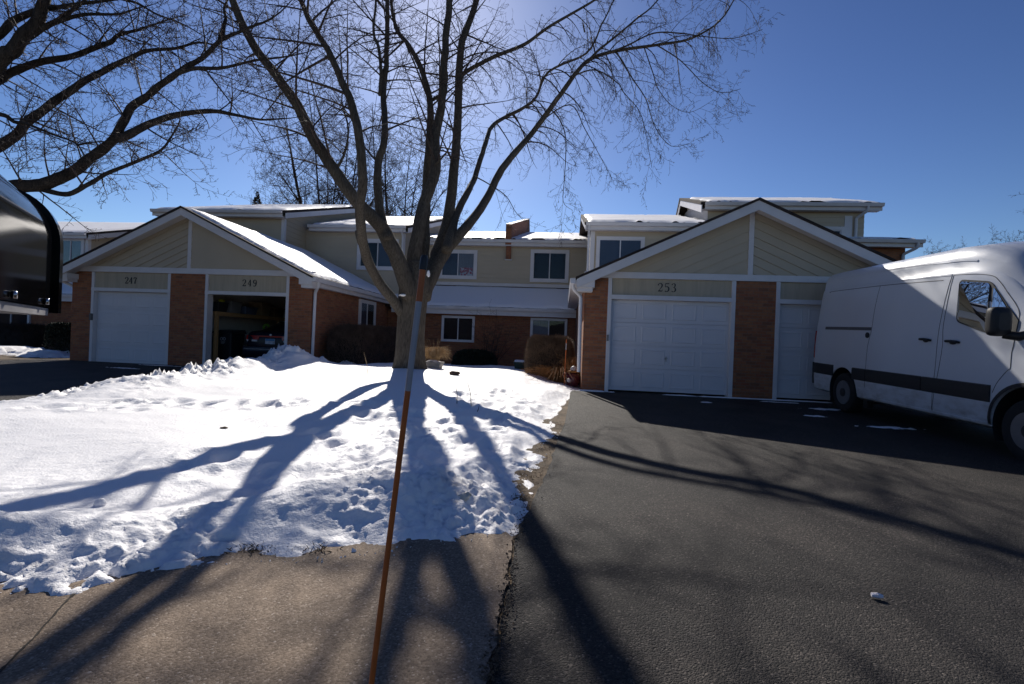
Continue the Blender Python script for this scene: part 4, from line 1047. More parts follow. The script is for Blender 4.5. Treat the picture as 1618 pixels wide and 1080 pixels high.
# conifer tip
c = atY(406, 330, 45); hC = atY(406, 303, 45).z
CF = empty('conifer', (c.x, 45, 0), 'small dark evergreen tip rising above the left roof', 'tree')
MB().tube([Vector((c.x, 45, 0)), Vector((c.x, 45, hC - .2))], [.25, .02], 7).build('trunk', M['bark2'], CF)
mb = MB(); gg = random.Random(4)
for i in range(1500):
    t = gg.random() ** .6; z = hC * (.25 + .75 * t); rr = (1 - t) * 3.4 + .15
    a = gg.uniform(0, 6.28); ln = rr * gg.uniform(.4, 1)
    p = Vector((c.x, 45, z)); d = Vector((math.cos(a), math.sin(a), gg.uniform(-.1, .45)))
    q = p + d * ln; s_ = Vector((-d.y, d.x, 0)).normalized() * .12 + Vector((0, 0, gg.uniform(-.08, .08)))
    m_ = p.lerp(q, .45)
    mb.poly([m_, p.lerp(q, .8) + s_, q, p.lerp(q, .8) - s_])
mb.build('foliage', mat('needle', (.016, .026, .016), .8, .4), CF, fix=False)

# ------------------------------------------------------------------ shrubs and garden things
HM = {'brown': mat('hedge_twig', (.15, .098, .062), .9, .4, 4), 'hedge': mat('bare_hedge_twig', (.115, .076, .055), .9, .4, 4), 'dark': mat('shrub_twig', (.045, .032, .026), .9, .4, 4), 'green': mat('yew_leaf', (.012, .02, .009), .8, .5, 10),
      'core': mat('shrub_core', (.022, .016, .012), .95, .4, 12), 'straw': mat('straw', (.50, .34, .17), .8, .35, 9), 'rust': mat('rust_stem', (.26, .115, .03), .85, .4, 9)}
def rbox(x0, x1, y0, y1, z0, z1, k, u, v, face):
    pass
def hedge(name, x0, x1, y0, y1, z0, z1, m, n, label, cat, seed, tl=.16, tw=.004, fuzz=.05, rnd=.25, leaf=False):
    root = empty(name, ((x0+x1)/2, (y0+y1)/2, z0), label, cat)
    gg = random.Random(seed); mb = MB()
    nu, nv = 26, 16; P = []
    cx, cy, hx, hy, hz = (x0+x1)/2, (y0+y1)/2, (x1-x0)/2, (y1-y0)/2, (z1-z0)
    def surf(a, t):                          # superellipse wall, rounded over at the top
        ca, sa = math.cos(a), math.sin(a)
        e = .35
        px_, py_ = math.copysign(abs(ca) ** e, ca), math.copysign(abs(sa) ** e, sa)
        ph = t * math.pi / 2 * 1.0
        rad_ = math.cos(ph) ** rnd if t < 1 else 0
        zz = math.sin(ph) ** .55
        w_ = 1 + .05 * nz(px_ * hx, py_ * hy, zz * hz + seed, 2.2)
        return Vector((cx + px_ * hx * rad_ * w_, cy + py_ * hy * rad_ * w_, z0 + hz * zz * (1 + .03 * nz(px_ * hx * rad_, py_ * hy * rad_, seed, 3))))
    for j in range(nv + 1):
        P.append([tuple((surf(2*math.pi*i/nu, j/nv) - Vector((cx, cy, z0))) * .93 + Vector((cx, cy, z0))) for i in range(nu + 1)])
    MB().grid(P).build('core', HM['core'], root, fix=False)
    for i in range(n):
        u_ = gg.uniform(-1, 1); sd2 = gg.choices((0, 1, 2, 3), (hx, hx, hy, hy))[0]
        qx, qy = ((u_, -1), (u_, 1), (-1, u_), (1, u_))[sd2]
        a, t = math.atan2(math.copysign(abs(qy) ** (1 / .35), qy), math.copysign(abs(qx) ** (1 / .35), qx)), gg.random() ** .9
        p = surf(a, t); nrm = (p - Vector((cx, cy, z0 + hz * .45))); nrm.x /= hx; nrm.y /= hy; nrm.z /= hz; nrm.normalize()
        d = (nrm * .5 + Vector((0, 0, .65)) + rvec(gg) * .75).normalized()
        b = p - nrm * gg.uniform(0, .10) - d * tl * .5
        l = tl * gg.uniform(.5, 1.2); e = b + d * l + rvec(gg) * fuzz * .4
        if leaf:
            s_ = rvec(gg) * tl * .22; mb.poly([b + nrm*.06, b.lerp(e, .5) + s_ + nrm*.06, e + nrm*.06, b.lerp(e, .5) - s_ + nrm*.06])
        else: mb.tube([b, b.lerp(e, .5) + rvec(gg) * .012, e], [tw, tw * .8, tw * .4], 3, cap=False)
    tag(mb.build('foliage' if leaf else 'twigs', HM[m], root, fix=False), kind='stuff')
    return root
# long brown hedge below the side window
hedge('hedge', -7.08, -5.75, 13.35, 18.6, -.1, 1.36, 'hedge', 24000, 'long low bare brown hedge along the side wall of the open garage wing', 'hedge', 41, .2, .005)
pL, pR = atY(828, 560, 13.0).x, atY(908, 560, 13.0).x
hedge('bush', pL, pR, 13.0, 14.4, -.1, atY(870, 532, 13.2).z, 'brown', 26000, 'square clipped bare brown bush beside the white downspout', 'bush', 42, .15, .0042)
pL, pR = atY(712, 570, 16.5).x, atY(778, 570, 16.5).x
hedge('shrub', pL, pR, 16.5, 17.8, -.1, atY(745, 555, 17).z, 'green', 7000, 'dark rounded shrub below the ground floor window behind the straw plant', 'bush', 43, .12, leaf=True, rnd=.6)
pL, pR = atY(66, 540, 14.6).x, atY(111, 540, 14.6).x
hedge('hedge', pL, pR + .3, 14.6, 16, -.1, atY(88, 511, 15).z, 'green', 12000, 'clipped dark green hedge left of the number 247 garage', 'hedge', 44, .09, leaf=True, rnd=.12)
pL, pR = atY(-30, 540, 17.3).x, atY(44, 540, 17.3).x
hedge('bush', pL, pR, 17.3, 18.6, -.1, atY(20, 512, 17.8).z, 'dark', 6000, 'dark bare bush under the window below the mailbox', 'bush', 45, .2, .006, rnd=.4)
# slender bare shrub against the brick wall
c = atG(775, 590); BS = Tree(77, .004, (6, 5), droop=-.02, up=.1, wig=.2, lens=(1, .5, .5)); gg = random.Random(3)
cx = atY(772, 580, 17.9)
for k in range(11):
    BS.branch(Vector((cx.x + gg.uniform(-.15, .15), 17.9 + gg.uniform(-.1, .1), -.1)), Vector((gg.uniform(-.6, .6), gg.uniform(-.2, .2), 1)), gg.uniform(1.5, 2.2), .014, 0)
o = BS.mb.build('bare_shrub', HM['dark'], fix=False); tag(o, 'slender leafless shrub fanning up the brick wall between two ground floor windows', 'shrub')
# straw coloured grass in a square pot
yp = 12.0; pz = snowz(*atY(688, 585, yp).xy); pc = atY(686, 580, yp)
PT = empty('planter', (pc.x, yp, pz), 'grey square plant pot with a tuft of dry straw grass behind the maple', 'planter')
mb = MB(); a0, a1, h_ = .15, .19, .17
z0_ = pz - .06
mb.prism([(pc.x-a0, yp-a0, z0_), (pc.x+a0, yp-a0, z0_), (pc.x+a0, yp+a0, z0_), (pc.x-a0, yp+a0, z0_)], [(pc.x-a1, yp-a1, z0_+h_), (pc.x+a1, yp-a1, z0_+h_), (pc.x+a1, yp+a1, z0_+h_), (pc.x-a1, yp+a1, z0_+h_)])
mb.box(pc.x-a1-.02, pc.x+a1+.02, yp-a1-.02, yp+a1+.02, z0_+h_+.0005, z0_+h_+.05)
mb.build('pot', mat('stone_pot', (.33, .31, .29), .85, .2, 12), PT)
snow_slab('pot_snow', PT, (pc.x-a1, yp-a1, z0_+h_+.05), (pc.x+a1, yp-a1, z0_+h_+.05), (pc.x+a1, yp+a1, z0_+h_+.05), (pc.x-a1, yp+a1, z0_+h_+.05), .05, 61, bare=(.0,)*4, nu=20, nv=20)
def tuft(mb, c, n, h, spread, gg, wd=.004, droop=.6, zlo=0):
    for i in range(n):
        a = gg.uniform(0, 6.28); d = Vector((math.cos(a), math.sin(a), 0)); r_ = gg.random() ** .7 * spread; l = h * gg.uniform(.6, 1.1)
        b = Vector(c) + d * r_ * .25
        pts = [b, b + d * r_ * .3 + Vector((0, 0, l * .55)), b + d * r_ * .75 + Vector((0, 0, l * .85)), b + d * r_ * (1.15 + droop * .4) + Vector((0, 0, l * (.95 - droop * gg.random() * .6)))]
        mb.tube(pts, [wd, wd, wd * .7, wd * .3], 3, cap=False)
mb = MB(); gg = random.Random(9); tuft(mb, (pc.x + .02, yp, z0_ + h_), 1100, .46, .24, gg, .003, 1.2); tuft(mb, (pc.x, yp, z0_ + h_), 26, .66, .34, gg, .0025, .25)
tag(mb.build('grass', HM['straw'], PT, fix=False), kind='stuff')
# rust coloured ornamental plant, red garden ornament, small driveway marker by the right garage
c = atY(884, 606, 12.35); mb = MB(); gg = random.Random(10)
tuft(mb, (c.x, 12.35, -.08), 420, .62, .62, gg, .004, 1.0); tuft(mb, (c.x + .32, 12.3, -.05), 150, .85, .3, gg, .004, .5)
tag(mb.build('dry_plant', HM['rust'], fix=False), 'rusty brown dried plant in front of the clipped brown bush', 'plant')
c = atY(905, 600, 11.9); zb_ = zg(11.9) + .02
OR = empty('garden_ornament', (c.x, 11.9, zb_), 'dark red round garden ornament with a pale ball head by the downspout', 'ornament')
rm = mat('maroon_glaze', (.085, .012, .018), .3, .3, 6); 
MB().lathe([(.06, 0), (.15, .03), (.20, .12), (.20, .21), (.14, .31), (.06, .36)], (c.x, 11.9, zb_), 'Z', 20).build('body', rm, OR, smooth=True)
MB().lathe([(.01, -.085), (.06, -.06), (.085, 0), (.06, .06), (.01, .085)], (c.x + .01, 11.88, zb_ + .42), 'Z', 16).build('head', mat('pale_head', (.45, .42, .42), .5, .1), OR, smooth=True)
MB().tube([(c.x - .17, 11.84, zb_ + .2), (c.x - .25, 11.8, zb_ + .26), (c.x - .2, 11.78, zb_ + .33), (c.x - .1, 11.82, zb_ + .3)], .022, 8).build('handle', rm, OR, smooth=True)
MB().lathe([(.035, -.02), (.05, 0), (.035, .02)], (c.x - .10, 11.71, zb_ + .16), 'Y', 12).build('button', mat('pale_button', (.5, .47, .47), .5), OR, smooth=True)
MB().lathe([(.13, 0), (.14, .03), (.10, .05)], (c.x + .01, 11.89, zb_ + .345), 'Z', 16).build('collar', HM['rust'], OR, smooth=True)
orange = mat('orange_fibreglass', (.50, .125, .026), .45, .15, 20); silver = mat('reflective_tape', (.36, .37, .41), .35, .08, 30); 
def marker(top, mid1, mid2, bot, r, label, cap=True, cuts=None):
    root = empty('driveway_marker', bot, label, 'marker pole', 'orange driveway marker poles')
    f = lambda t: Vector(bot).lerp(Vector(top), t)
    MB().tube([f(0), f(.5), f(cuts[0])], r, 12).build('rod', orange, root, smooth=True, angle=40)
    MB().tube([f(cuts[0]), f(cuts[1])], r * 1.06, 12).build('reflective_band', silver, root, smooth=True, angle=40)
    MB().tube([f(cuts[1]), f(cuts[2])], r * 1.1, 12).build('orange_band', orange, root, smooth=True, angle=40)
    if cap: MB().tube([f(cuts[2]), f(1 - .004), f(1)], [r * 1.35, r * 1.35, r * .9], 12).build('cap', M['black'], root, smooth=True, angle=40)
yk = .76
t_, b_ = atY(671, 403, yk), atY(587, 1080, yk); dirv = (b_ - t_) / (t_.z - b_.z); bot = t_ + dirv * (t_.z - zg(yk) - .0)
zf = lambda py, px: (atY(px, py, yk).z - bot.z) / (t_.z - bot.z)
marker(t_, None, None, bot, .0047, 'near orange driveway marker pole with silver band and black cap', True, [zf(617, 643), zf(476, 660), zf(426, 668)])
ym = 11.75; t2, b2 = atY(895, 536, ym), atY(891, 619, ym)
marker(t2, None, None, b2, .011, 'thin distant orange driveway marker beside the red ornament', False, [.80, .93, 1.0])
# green lidded bin behind the bush
c = atY(826, 600, 14.6); GB = empty('garden_bin', (c.x, 14.6, 0), 'dark green bin with snow on its lid half behind the clipped bush', 'bin')
gm = mat('green_plastic', (.012, .035, .025), .5, .2)
MB().prism([(c.x-.2, 14.4, -.05), (c.x+.2, 14.4, -.05), (c.x+.2, 14.8, -.05), (c.x-.2, 14.8, -.05)], [(c.x-.26, 14.34, .42), (c.x+.26, 14.34, .42), (c.x+.26, 14.86, .42), (c.x-.26, 14.86, .42)]).build('bin_body', gm, GB)
B(c.x-.28, c.x+.28, 14.32, 14.88, .421, .46).build('lid', gm, GB)
snow_slab('lid_snow', GB, (c.x-.28, 14.32, .46), (c.x+.28, 14.32, .46), (c.x+.28, 14.88, .46), (c.x-.28, 14.88, .46), .05, 64, bare=(.01,)*4, nu=16, nv=16)
# odd bits lying about
def blob(name, c, rx, ry, rz, m, label, cat, seed, amp=.25, freq=2.5, n=14):
    mb = MB(); P = []
    for i in range(n + 1):
        th = math.pi * i / n; row = []
        for k in range(2 * n + 1):
            ph = 2 * math.pi * (k % (2 * n)) / (2 * n)
            v = Vector((math.sin(th) * math.cos(ph), math.sin(th) * math.sin(ph), math.cos(th)))
            f = 1 + amp * nz(v.x + seed, v.y, v.z, freq) + amp * .4 * nz(v.x, v.y + seed, v.z, freq * 3)
            row.append((c[0] + v.x * rx * f, c[1] + v.y * ry * f, c[2] + v.z * rz * f))
        P.append(row)
    return tag(mb.grid(P).build(name, m, smooth=True, fix=True), label, cat)
def on_snow(px, py):
    z = .1
    for _ in range(12):
        p = atZ(px, py, z); z = .5 * z + .5 * snowz(p.x, p.y)
    return atZ(px, py, z)
p = on_snow(158, 798); blob('snowball', (p.x, p.y, snowz(p.x, p.y) + .012), .032, .032, .032, M['snow'], 'round snowball resting on the front snow bank at left', 'snowball', 3, .1)
p = on_snow(718, 592); blob('leaf_clump', (p.x, p.y, snowz(p.x, p.y) + .03), .11, .08, .045, mat('dead_leaf', (.13, .075, .045), .9, .4, 25), 'small brown clump of dead leaves in the snow right of the pot', 'leaf clump', 5, .5, 4)
p = on_snow(354, 676); blob('dirt_clod', (p.x, p.y, snowz(p.x, p.y) - .004), .04, .035, .018, M['soil'], 'dark clod of earth in the trodden snow at left', 'clod', 6, .5, 4)
p = on_snow(733, 792)
o = blob('ice_chunk', (p.x, p.y, snowz(p.x, p.y) + .02), .075, .026, .028, mat('dirty_ice', (.60, .57, .50), .4, .15, 20), 'long dirty ice chunk sticking out of the bank near the driveway corner', 'ice chunk', 8, .35, 3)
o.rotation_euler = (0, R(-32), R(-25))
p = atG(1384, 944); mb = MB()
mb.tube([(p.x - .022, p.y, zg(p.y) + .012), (p.x + .004, p.y - .006, zg(p.y) + .015), (p.x + .025, p.y - .01, zg(p.y) + .013)], [.010, .0135, .009], 7)
tag(mb.build('litter', mat('crumpled_paper', (.8, .76, .8), .6, .1, 60, .8, 90, .01)), 'tiny crumpled white litter lying on the dark asphalt', 'litter')
gg = random.Random(21)
for i, (bx_, by_, tx_, ty_, lb) in enumerate(((745, 640, 739, 604, 'taller thin stick standing in the snow right of the maple'), (722, 637, 720, 610, 'shorter thin stick standing in the snow right of the maple'), (752, 650, 757, 641, 'tiny stub of a stick at the edge of the maple shadow'), (582, 594, 575, 556, 'pale bent stick standing in front of the long hedge'))):
    p = on_snow(bx_, by_); t = atY(tx_, ty_, p.y + .05)
    mb = MB().tube([p - Vector((0, 0, .05)), p.lerp(t, .5) + Vector((.015, 0, 0)), t], [.006, .005, .003], 5)
    tag(mb.build('stick', HM['straw'] if i == 3 else M['twig']), lb, 'stick')
# dead grass where the bank has melted back, and along the driveway verge
mb = MB(); gg = random.Random(12)
def blades(mb, x, y, n, sp, h, gg):
    for i in range(n):
        bx, by = x + gg.gauss(0, sp), y + gg.gauss(0, sp * .5); z = zg(by) - .01
        d = Vector((gg.uniform(-1, 1), gg.uniform(-1.2, .3), gg.uniform(-.05, .8))).normalized(); l = h * gg.uniform(.4, 1.1)
        b = Vector((bx, by, z)); e = b + d * l; s_ = Vector((-d.y, d.x, .1)).normalized() * .0016
        m_ = b.lerp(e, .55) + Vector((0, 0, l * .12))
        mb.poly([b - s_, b + s_, m_ + s_ * .8, e, m_ - s_ * .8])
for px in [q for q in list(range(266, 305, 3)) + list(range(345, 500, 3)) if nz(q * .05, 2.2, 1) > -.15]:
    py = 880 + (8 if px < 300 else 0) - max(0, (px - 430) * .03); p = atG(px, py - 4); blades(mb, p.x, p.y + .05 + gg.uniform(-.02, .04), int(18 * (1 + nz(px * .07, 0, 3))), .05, .052 * (1 + .5 * nz(px * .11, 1, 5)), gg)
for i in range(170):
    t = gg.random() ** .8; k = t * (len(edge) - 6); i0 = int(k); a = k - i0
    x = edge[i0][0] * (1-a) + edge[i0+1][0] * a; y = edge[i0][1] * (1-a) + edge[i0+1][1] * a
    blades(mb, x - gg.uniform(.02, .22), y, 6, .035, .026, gg)
tag(mb.build('dead_grass', mat('dead_grass', (.17, .115, .06), .9, .5, 60), fix=False), kind='stuff')
mb = MB()
for i in range(900):                          # grit and leaf crumbs along the crack and verge
    t = gg.random(); k = t * (len(edge) - 1.01); i0 = int(k); a = k - i0
    x = edge[i0][0] * (1-a) + edge[i0+1][0] * a + gg.gauss(-.05 if i0 < 5 else 0, .06 if i0 < 5 else .02); y = edge[i0][1] * (1-a) + edge[i0+1][1] * a
    s_ = gg.uniform(.003, .010); z = zg(y) + .006; a_ = gg.uniform(0, 6.28)
    q = [Vector((x + s_ * math.cos(a_ + j * 2.1) * gg.uniform(.6, 1.2), y + s_ * math.sin(a_ + j * 2.1) * gg.uniform(.6, 1.2), z + gg.uniform(-.003, .004))) for j in range(3)]
    mb.poly(q + []); mb.poly([q[0], q[1], Vector((x, y, z + s_ * .7))]); mb.poly([q[1], q[2], Vector((x, y, z + s_ * .7))]); mb.poly([q[2], q[0], Vector((x, y, z + s_ * .7))])
tag(mb.build('leaf_litter', mat('crumbs', (.10, .065, .04), .9, .6, 90), fix=False), kind='stuff')
mb = MB()
for i in range(170):                          # crumbs of snow broken off the bank
    k = gg.random() * 24; i0 = int(k)
    a, b = poly[i0], poly[i0 + 1]; t = k - i0
    x, y = a[0] + (b[0]-a[0]) * t + gg.gauss(0, .03), a[1] + (b[1]-a[1]) * t - abs(gg.gauss(0, .03)); s_ = gg.uniform(.002, .008) * (1 if gg.random() < .96 else 2)
    z = zg(y) + .004; V = []
    q_ = [Vector((x, y, z + s_ * .3)) + rvec(gg) * s_ * gg.uniform(.6, 1.4) for j in range(5)]; mb.add(q_, [(0, 1, 2), (0, 2, 3), (0, 3, 4), (1, 2, 4), (2, 3, 4), (0, 1, 4), (1, 3, 2)])
tag(mb.build('snow_crumbs', M['snow'], fix=False), kind='stuff')

# ------------------------------------------------------------------ mailbox
MX = atY(88, 487, .0001 + 1.0)                # foot of the far rim, nearest edge
ax = Vector((math.sin(R(-41)), math.cos(R(-41)), 0)); pe = Vector((ax.y, -ax.x, 0))     # box axis (away) and its right-hand normal
pR_ = atY(86, 487, .62)
while (pR_ - CP).length < 1.38: pR_ = pR_ + ray(86, 487).normalized() * .02
MBX = empty('mailbox', (pR_.x - .1, pR_.y - .1, zg(0)), 'glossy black curb mailbox on a weathered arm at the left edge', 'mailbox')
blk = mat('gloss_black', (.004, .004, .005), .07, .2, 8, spec=.05, coat=.0)
wg = mat('weathered_board', (.30, .29, .30), .7, .2, 6, stretch=(2, 2, 12))
Wb, Hs, Ht = .20, .125, .228
def arch(s_, off, w_=Wb, hs=Hs, ht=Ht, grow=0):
    c0 = pR_ - pe * Wb / 2 + ax * off; P = []
    P.append(c0 + pe * (w_/2) + Vector((0, 0, -grow)))
    for i in range(25):
        a = math.pi * i / 24
        P.append(c0 + pe * (w_/2) * math.copysign(abs(math.cos(a)) ** .85, math.cos(a)) + Vector((0, 0, hs + (ht - hs + grow) * math.sin(a) ** .9)))
    P.append(c0 - pe * (w_/2) + Vector((0, 0, -grow)))
    return P
n_ = 27
mb = MB(); secs = [arch(0, -.56), arch(0, -.54), arch(0, -.03), arch(0, -.012)]
mb.add([p for s_ in secs for p in s_], [(i*n_+k, i*n_+(k+1)%n_, (i+1)*n_+(k+1)%n_, (i+1)*n_+k) for i in range(3) for k in range(n_)] + [tuple(range(n_)), tuple(range(3*n_, 4*n_))])
mb.build('mailbox_body', blk, MBX, smooth=True, angle=40)
mb = MB(); secs = [arch(0, -.030, Wb + .020, Hs, Ht, .010), arch(0, .004, Wb + .020, Hs, Ht, .010), arch(0, .010, Wb + .008, Hs, Ht, .004)]
mb.add([p for s_ in secs for p in s_], [(i*n_+k, i*n_+(k+1)%n_, (i+1)*n_+(k+1)%n_, (i+1)*n_+k) for i in range(2) for k in range(n_)] + [tuple(range(n_)), tuple(range(2*n_, 3*n_))])
mb.build('mailbox_door', blk, MBX, smooth=True, angle=40)
mb = MB(); c0 = pR_ - pe * Wb / 2
def obox(mb, c, a0, a1, w0, w1, z0, z1):
    V = [c + ax * a + pe * w_ + Vector((0, 0, z)) for z in (z0, z1) for a, w_ in ((a0, w0), (a1, w0), (a1, w1), (a0, w1))]
    mb.add(V, [(0,3,2,1),(4,5,6,7),(0,1,5,4),(1,2,6,5),(2,3,7,6),(3,0,4,7)])
obox(mb, c0, -.55, -.035, -Wb/2 + .01, Wb/2 - .004, -.016, -.0015); mb.build('base_board', wg, MBX)
mb = MB(); obox(mb, c0, -1.05, -.14, -.08, .02, -.05, -.017); mb.build('arm', wg, MBX)
mb = MB(); obox(mb, c0, -1.04, -.95, -.045, .045, zg(0) - pR_.z - .2, -.056); mb.build('post', wg, MBX)
mb = MB(); q = c0 + ax * -.10 + pe * (Wb / 2 + .001) + Vector((0, 0, .010))
mb.tube([q, q + pe * .006], .006, 8); q2 = c0 + ax * -.33 + pe * (Wb / 2 + .001) + Vector((0, 0, .010)); mb.tube([q2, q2 + pe * .006], .006, 8)
mb.build('rivet', mat('chrome', (.6, .6, .62), .15, metal=1), MBX, smooth=True)

# ------------------------------------------------------------------ white van
VX, VY, TILT = 5.25, 9.74, R(1.35)
VN = empty('parked_van', (VX + 1.0, VY, zg(VY)), 'tall white panel van parked nose out in front of the right garage doors', 'van')
VN.rotation_euler = (TILT, 0, 0)
vm = Matrix.Translation(VN.location) @ Matrix.Rotation(TILT, 4, 'X'); vi = vm.inverted()
SEC_LO = [(.90, .30), (.965, .34), (.985, .42), (1.0, .62), (1.0, .80), (1.0, 1.0), (.998, 1.25)]
SEC_UP = [(.985, .22), (.962, .45), (.94, .60), (.915, .70), (.90, .735), (.888, .745), (.872, .83), (.835, .91), (.75, .965), (.50, .99), (.25, .998), (0, 1.0)]
def roofH(u):
    pts = [(-1.3, 2.74), (-.6, 2.76), (2.3, 2.74), (2.75, 2.71), (3.0, 2.62), (3.2, 2.47), (3.35, 2.27), (3.55, 2.05), (4.05, 1.45), (4.2, 1.36), (4.5, 1.16), (4.62, 1.0), (4.68, .8)]
    for (a, b), (c, d) in zip(pts, pts[1:]):
        if u <= c: return b + (d - b) * (u - a) / (c - a)
    return pts[-1][1]
def section(u):
    H = roofH(u); P = []
    bl = min(1.25, H - .10)
    nose = 1 - .10 * S((u - 3.7) / 1.0) - .05 * S((u - 4.4) / .3)
    rear = 1 - .03 * S((-.9 - u) / .3)
    cab = S((u - 2.3) / 1.3)
    for c, h in SEC_LO: P.append((c * nose * rear, h if h < .5 else .5 + (h - .5) * (bl - .5) / .75))
    for c, t in SEC_UP:
        cc = c - cab * .10 * t
        P.append((cc * nose * rear, bl + (H - bl) * t))
    return P
def lean(h, u): return .16 * max(0, (h - .9) / 1.8) ** 1.6 if u < -1.0 else 0
us = [-1.14, -1.10, -1.0, -.85, -.6, -.3, 0, .4, .8, 1.2, 1.6, 2.0, 2.3, 2.5, 2.75, 2.9, 3.05, 3.2, 3.35, 3.55, 3.8, 4.05, 4.2, 4.5, 4.62, 4.68]
rings = []
for u in us:
    s_ = section(u); sc_ = .95 if u == us[0] else 1
    full = [(-c * sc_, h) for c, h in s_] + [(c * sc_, h) for c, h in s_[-2::-1]]
    rings.append([(c, -(u + lean(h, u)), h if u != us[0] or h < 2.4 else h - .05) for c, h in full])
nr = len(rings[0])
mb = MB(); mb.add([p for r_ in rings for p in r_], [(i*nr+k, i*nr+(k+1)%nr, (i+1)*nr+(k+1)%nr, (i+1)*nr+k) for i in range(len(rings)-1) for k in range(nr)] + [tuple(range(nr)), tuple(range((len(rings)-1)*nr, len(rings)*nr))])
paint = mat('van_white', (.62, .645, .70), .3, .03, 1.2, coat=.6)
WB = 3.665
pt_ = paint.node_tree; pb = pt_.nodes['Principled BSDF']; src = pb.inputs['Base Color'].links[0].from_socket
tc = N(pt_, 'ShaderNodeTexCoord'); sx_ = N(pt_, 'ShaderNodeSeparateXYZ'); pt_.links.new(tc.outputs['Object'], sx_.inputs[0])
mp_ = N(pt_, 'ShaderNodeMapping'); mp_.inputs['Scale'].default_value = (1, 2.2, 5); pt_.links.new(tc.outputs['Object'], mp_.inputs[0])
n_d = N(pt_, 'ShaderNodeTexNoise', Scale=2.5, Detail=8); pt_.links.new(mp_.outputs[0], n_d.inputs['Vector'])
hm = N(pt_, 'ShaderNodeMapRange'); hm.inputs[1].default_value = .95; hm.inputs[2].default_value = .3; pt_.links.new(sx_.outputs[2], hm.inputs[0])
ml = N(pt_, 'ShaderNodeMath', _operation='MULTIPLY'); pt_.links.new(hm.outputs[0], ml.inputs[0])
rr_ = ramp(pt_, n_d.outputs[0], [(.42, (0, 0, 0)), (.75, (.7, .7, .7))]); pt_.links.new(rr_.outputs[0], ml.inputs[1])
mxd = N(pt_, 'ShaderNodeMix', _data_type='RGBA'); pt_.links.new(ml.outputs[0], mxd.inputs[0]); pt_.links.new(src, mxd.inputs[6]); mxd.inputs[7].default_value = (.22, .19, .16, 1)
pt_.links.new(mxd.outputs[2], pb.inputs['Base Color'])
cut = MB()
for u, r_ in ((0, .44), (WB, .475)):
    for sx in (-1, 1): cut.lathe([(r_, 0), (r_, .36)], (sx * 1.06 if sx < 0 else .70, -u, .40), 'X', 40)
co = cut.build('cutter', paint, local=True)
body = mb.build('body', paint, VN, smooth=False, local=True)
bo = body.modifiers.new('arches', 'BOOLEAN'); bo.object = co; bo.solver = 'EXACT'; bo.operation = 'DIFFERENCE'
bpy.context.view_layer.update()
co.matrix_world = VN.matrix_world; bpy.context.view_layer.update()
nm = bpy.data.meshes.new_from_object(body.evaluated_get(bpy.context.evaluated_depsgraph_get()))
body.modifiers.clear(); body.data = nm
bpy.data.objects.remove(co)
nm.polygons.foreach_set('use_smooth', [True] * len(nm.polygons)); nm.set_sharp_from_angle(angle=R(32))
def sideC(u, h):
    s_ = section(u)
    for (c0_, h0), (c1_, h1) in zip(s_, s_[1:]):
        if h0 <= h <= h1 and h1 > h0: return c0_ + (c1_ - c0_) * (h - h0) / (h1 - h0)
    return s_[0][0] if h < s_[0][1] else s_[-1][0]
def uv(px, py):                               # photo pixel -> (u, h) on the van's near side
    c = 1.0
    for _ in range(6):
        p = vi @ atX(px, py, VX + 1.0 - c); u, h = -p.y, p.z; c = sideC(u, h)
    return u, h
def sp(u, h, o=.004, sx=-1): return Vector((sx * (sideC(u, h) + o), -u, h))
def strip(mb, pts, wd, o=.003, sx=-1):        # ribbon on the flank along (u, h) points
    Q = []
    if len(pts) > 2: pts = [(q.x, q.y) for q in catmull([Vector(p) for p in pts], 5)]
    for i in range(len(pts)-1):
        for s_ in range(3): t = s_ / 3; Q.append((pts[i][0]*(1-t)+pts[i+1][0]*t, pts[i][1]*(1-t)+pts[i+1][1]*t))
    Q.append(pts[-1]); L_, R_, L2, R2 = [], [], [], []
    for i, (u, h) in enumerate(Q):
        a, b = Q[max(0, i-1)], Q[min(len(Q)-1, i+1)]; d = Vector((b[0]-a[0], b[1]-a[1])).normalized(); n = Vector((-d.y, d.x)) * wd / 2
        L_.append(sp(u+n.x, h+n.y, o, sx)); R_.append(sp(u-n.x, h-n.y, o, sx)); L2.append(sp(u+n.x, h+n.y, -.004, sx)); R2.append(sp(u-n.x, h-n.y, -.004, sx))
    mb.grid([L2, L_, R_, R2])
def patch(mb, poly, o=.006, sx=-1, rim=True):
    P = [sp(u, h, o, sx) for u, h in poly]; mb.poly(P)
    if rim:
        Qb = [sp(u, h, -.004, sx) for u, h in poly]; n = len(P)
        for i in range(n): mb.poly([P[i], P[(i+1)%n], Qb[(i+1)%n], Qb[i]])
def round_poly(P, r):
    out = []; n = len(P)
    for i in range(n):
        a, b, c = Vector(P[i-1]), Vector(P[i]), Vector(P[(i+1)%n]); rr = min(r, (a-b).length*.45, (c-b).length*.45)
        s_, e = b + (a-b).normalized()*rr, b + (c-b).normalized()*rr
        for t in (0, .25, .5, .75, 1): q = s_.lerp(b, t).lerp(b.lerp(e, t), t); out.append((q.x, q.y))
    return out
Az = lambda x, y: (1270 + x / 5.4, 380 + y / 5.4)
Bz = lambda x, y: (1438 + x / 5.4, 380 + y / 5.4)
vblk = mat('van_trim', (.018, .018, .02), .55, .15, 20)
gapm = mat('panel_gap', (.03, .03, .035), .6)
gl2 = glassmat('van_glass', (.012, .013, .015), .28)
mb = MB(); gp = MB()
d_top, d_tr = uv(*Bz(375, 292)), uv(*Bz(720, 303)); 
strip(gp, [uv(*Bz(375, 292)), uv(*Bz(285, 720)), uv(*Bz(268, 960)), uv(1477, 655)], .005)
strip(gp, [uv(*Bz(360, 295)), uv(*Bz(250, 740)), uv(*Bz(215, 1075)), uv(1473, 650)], .005)
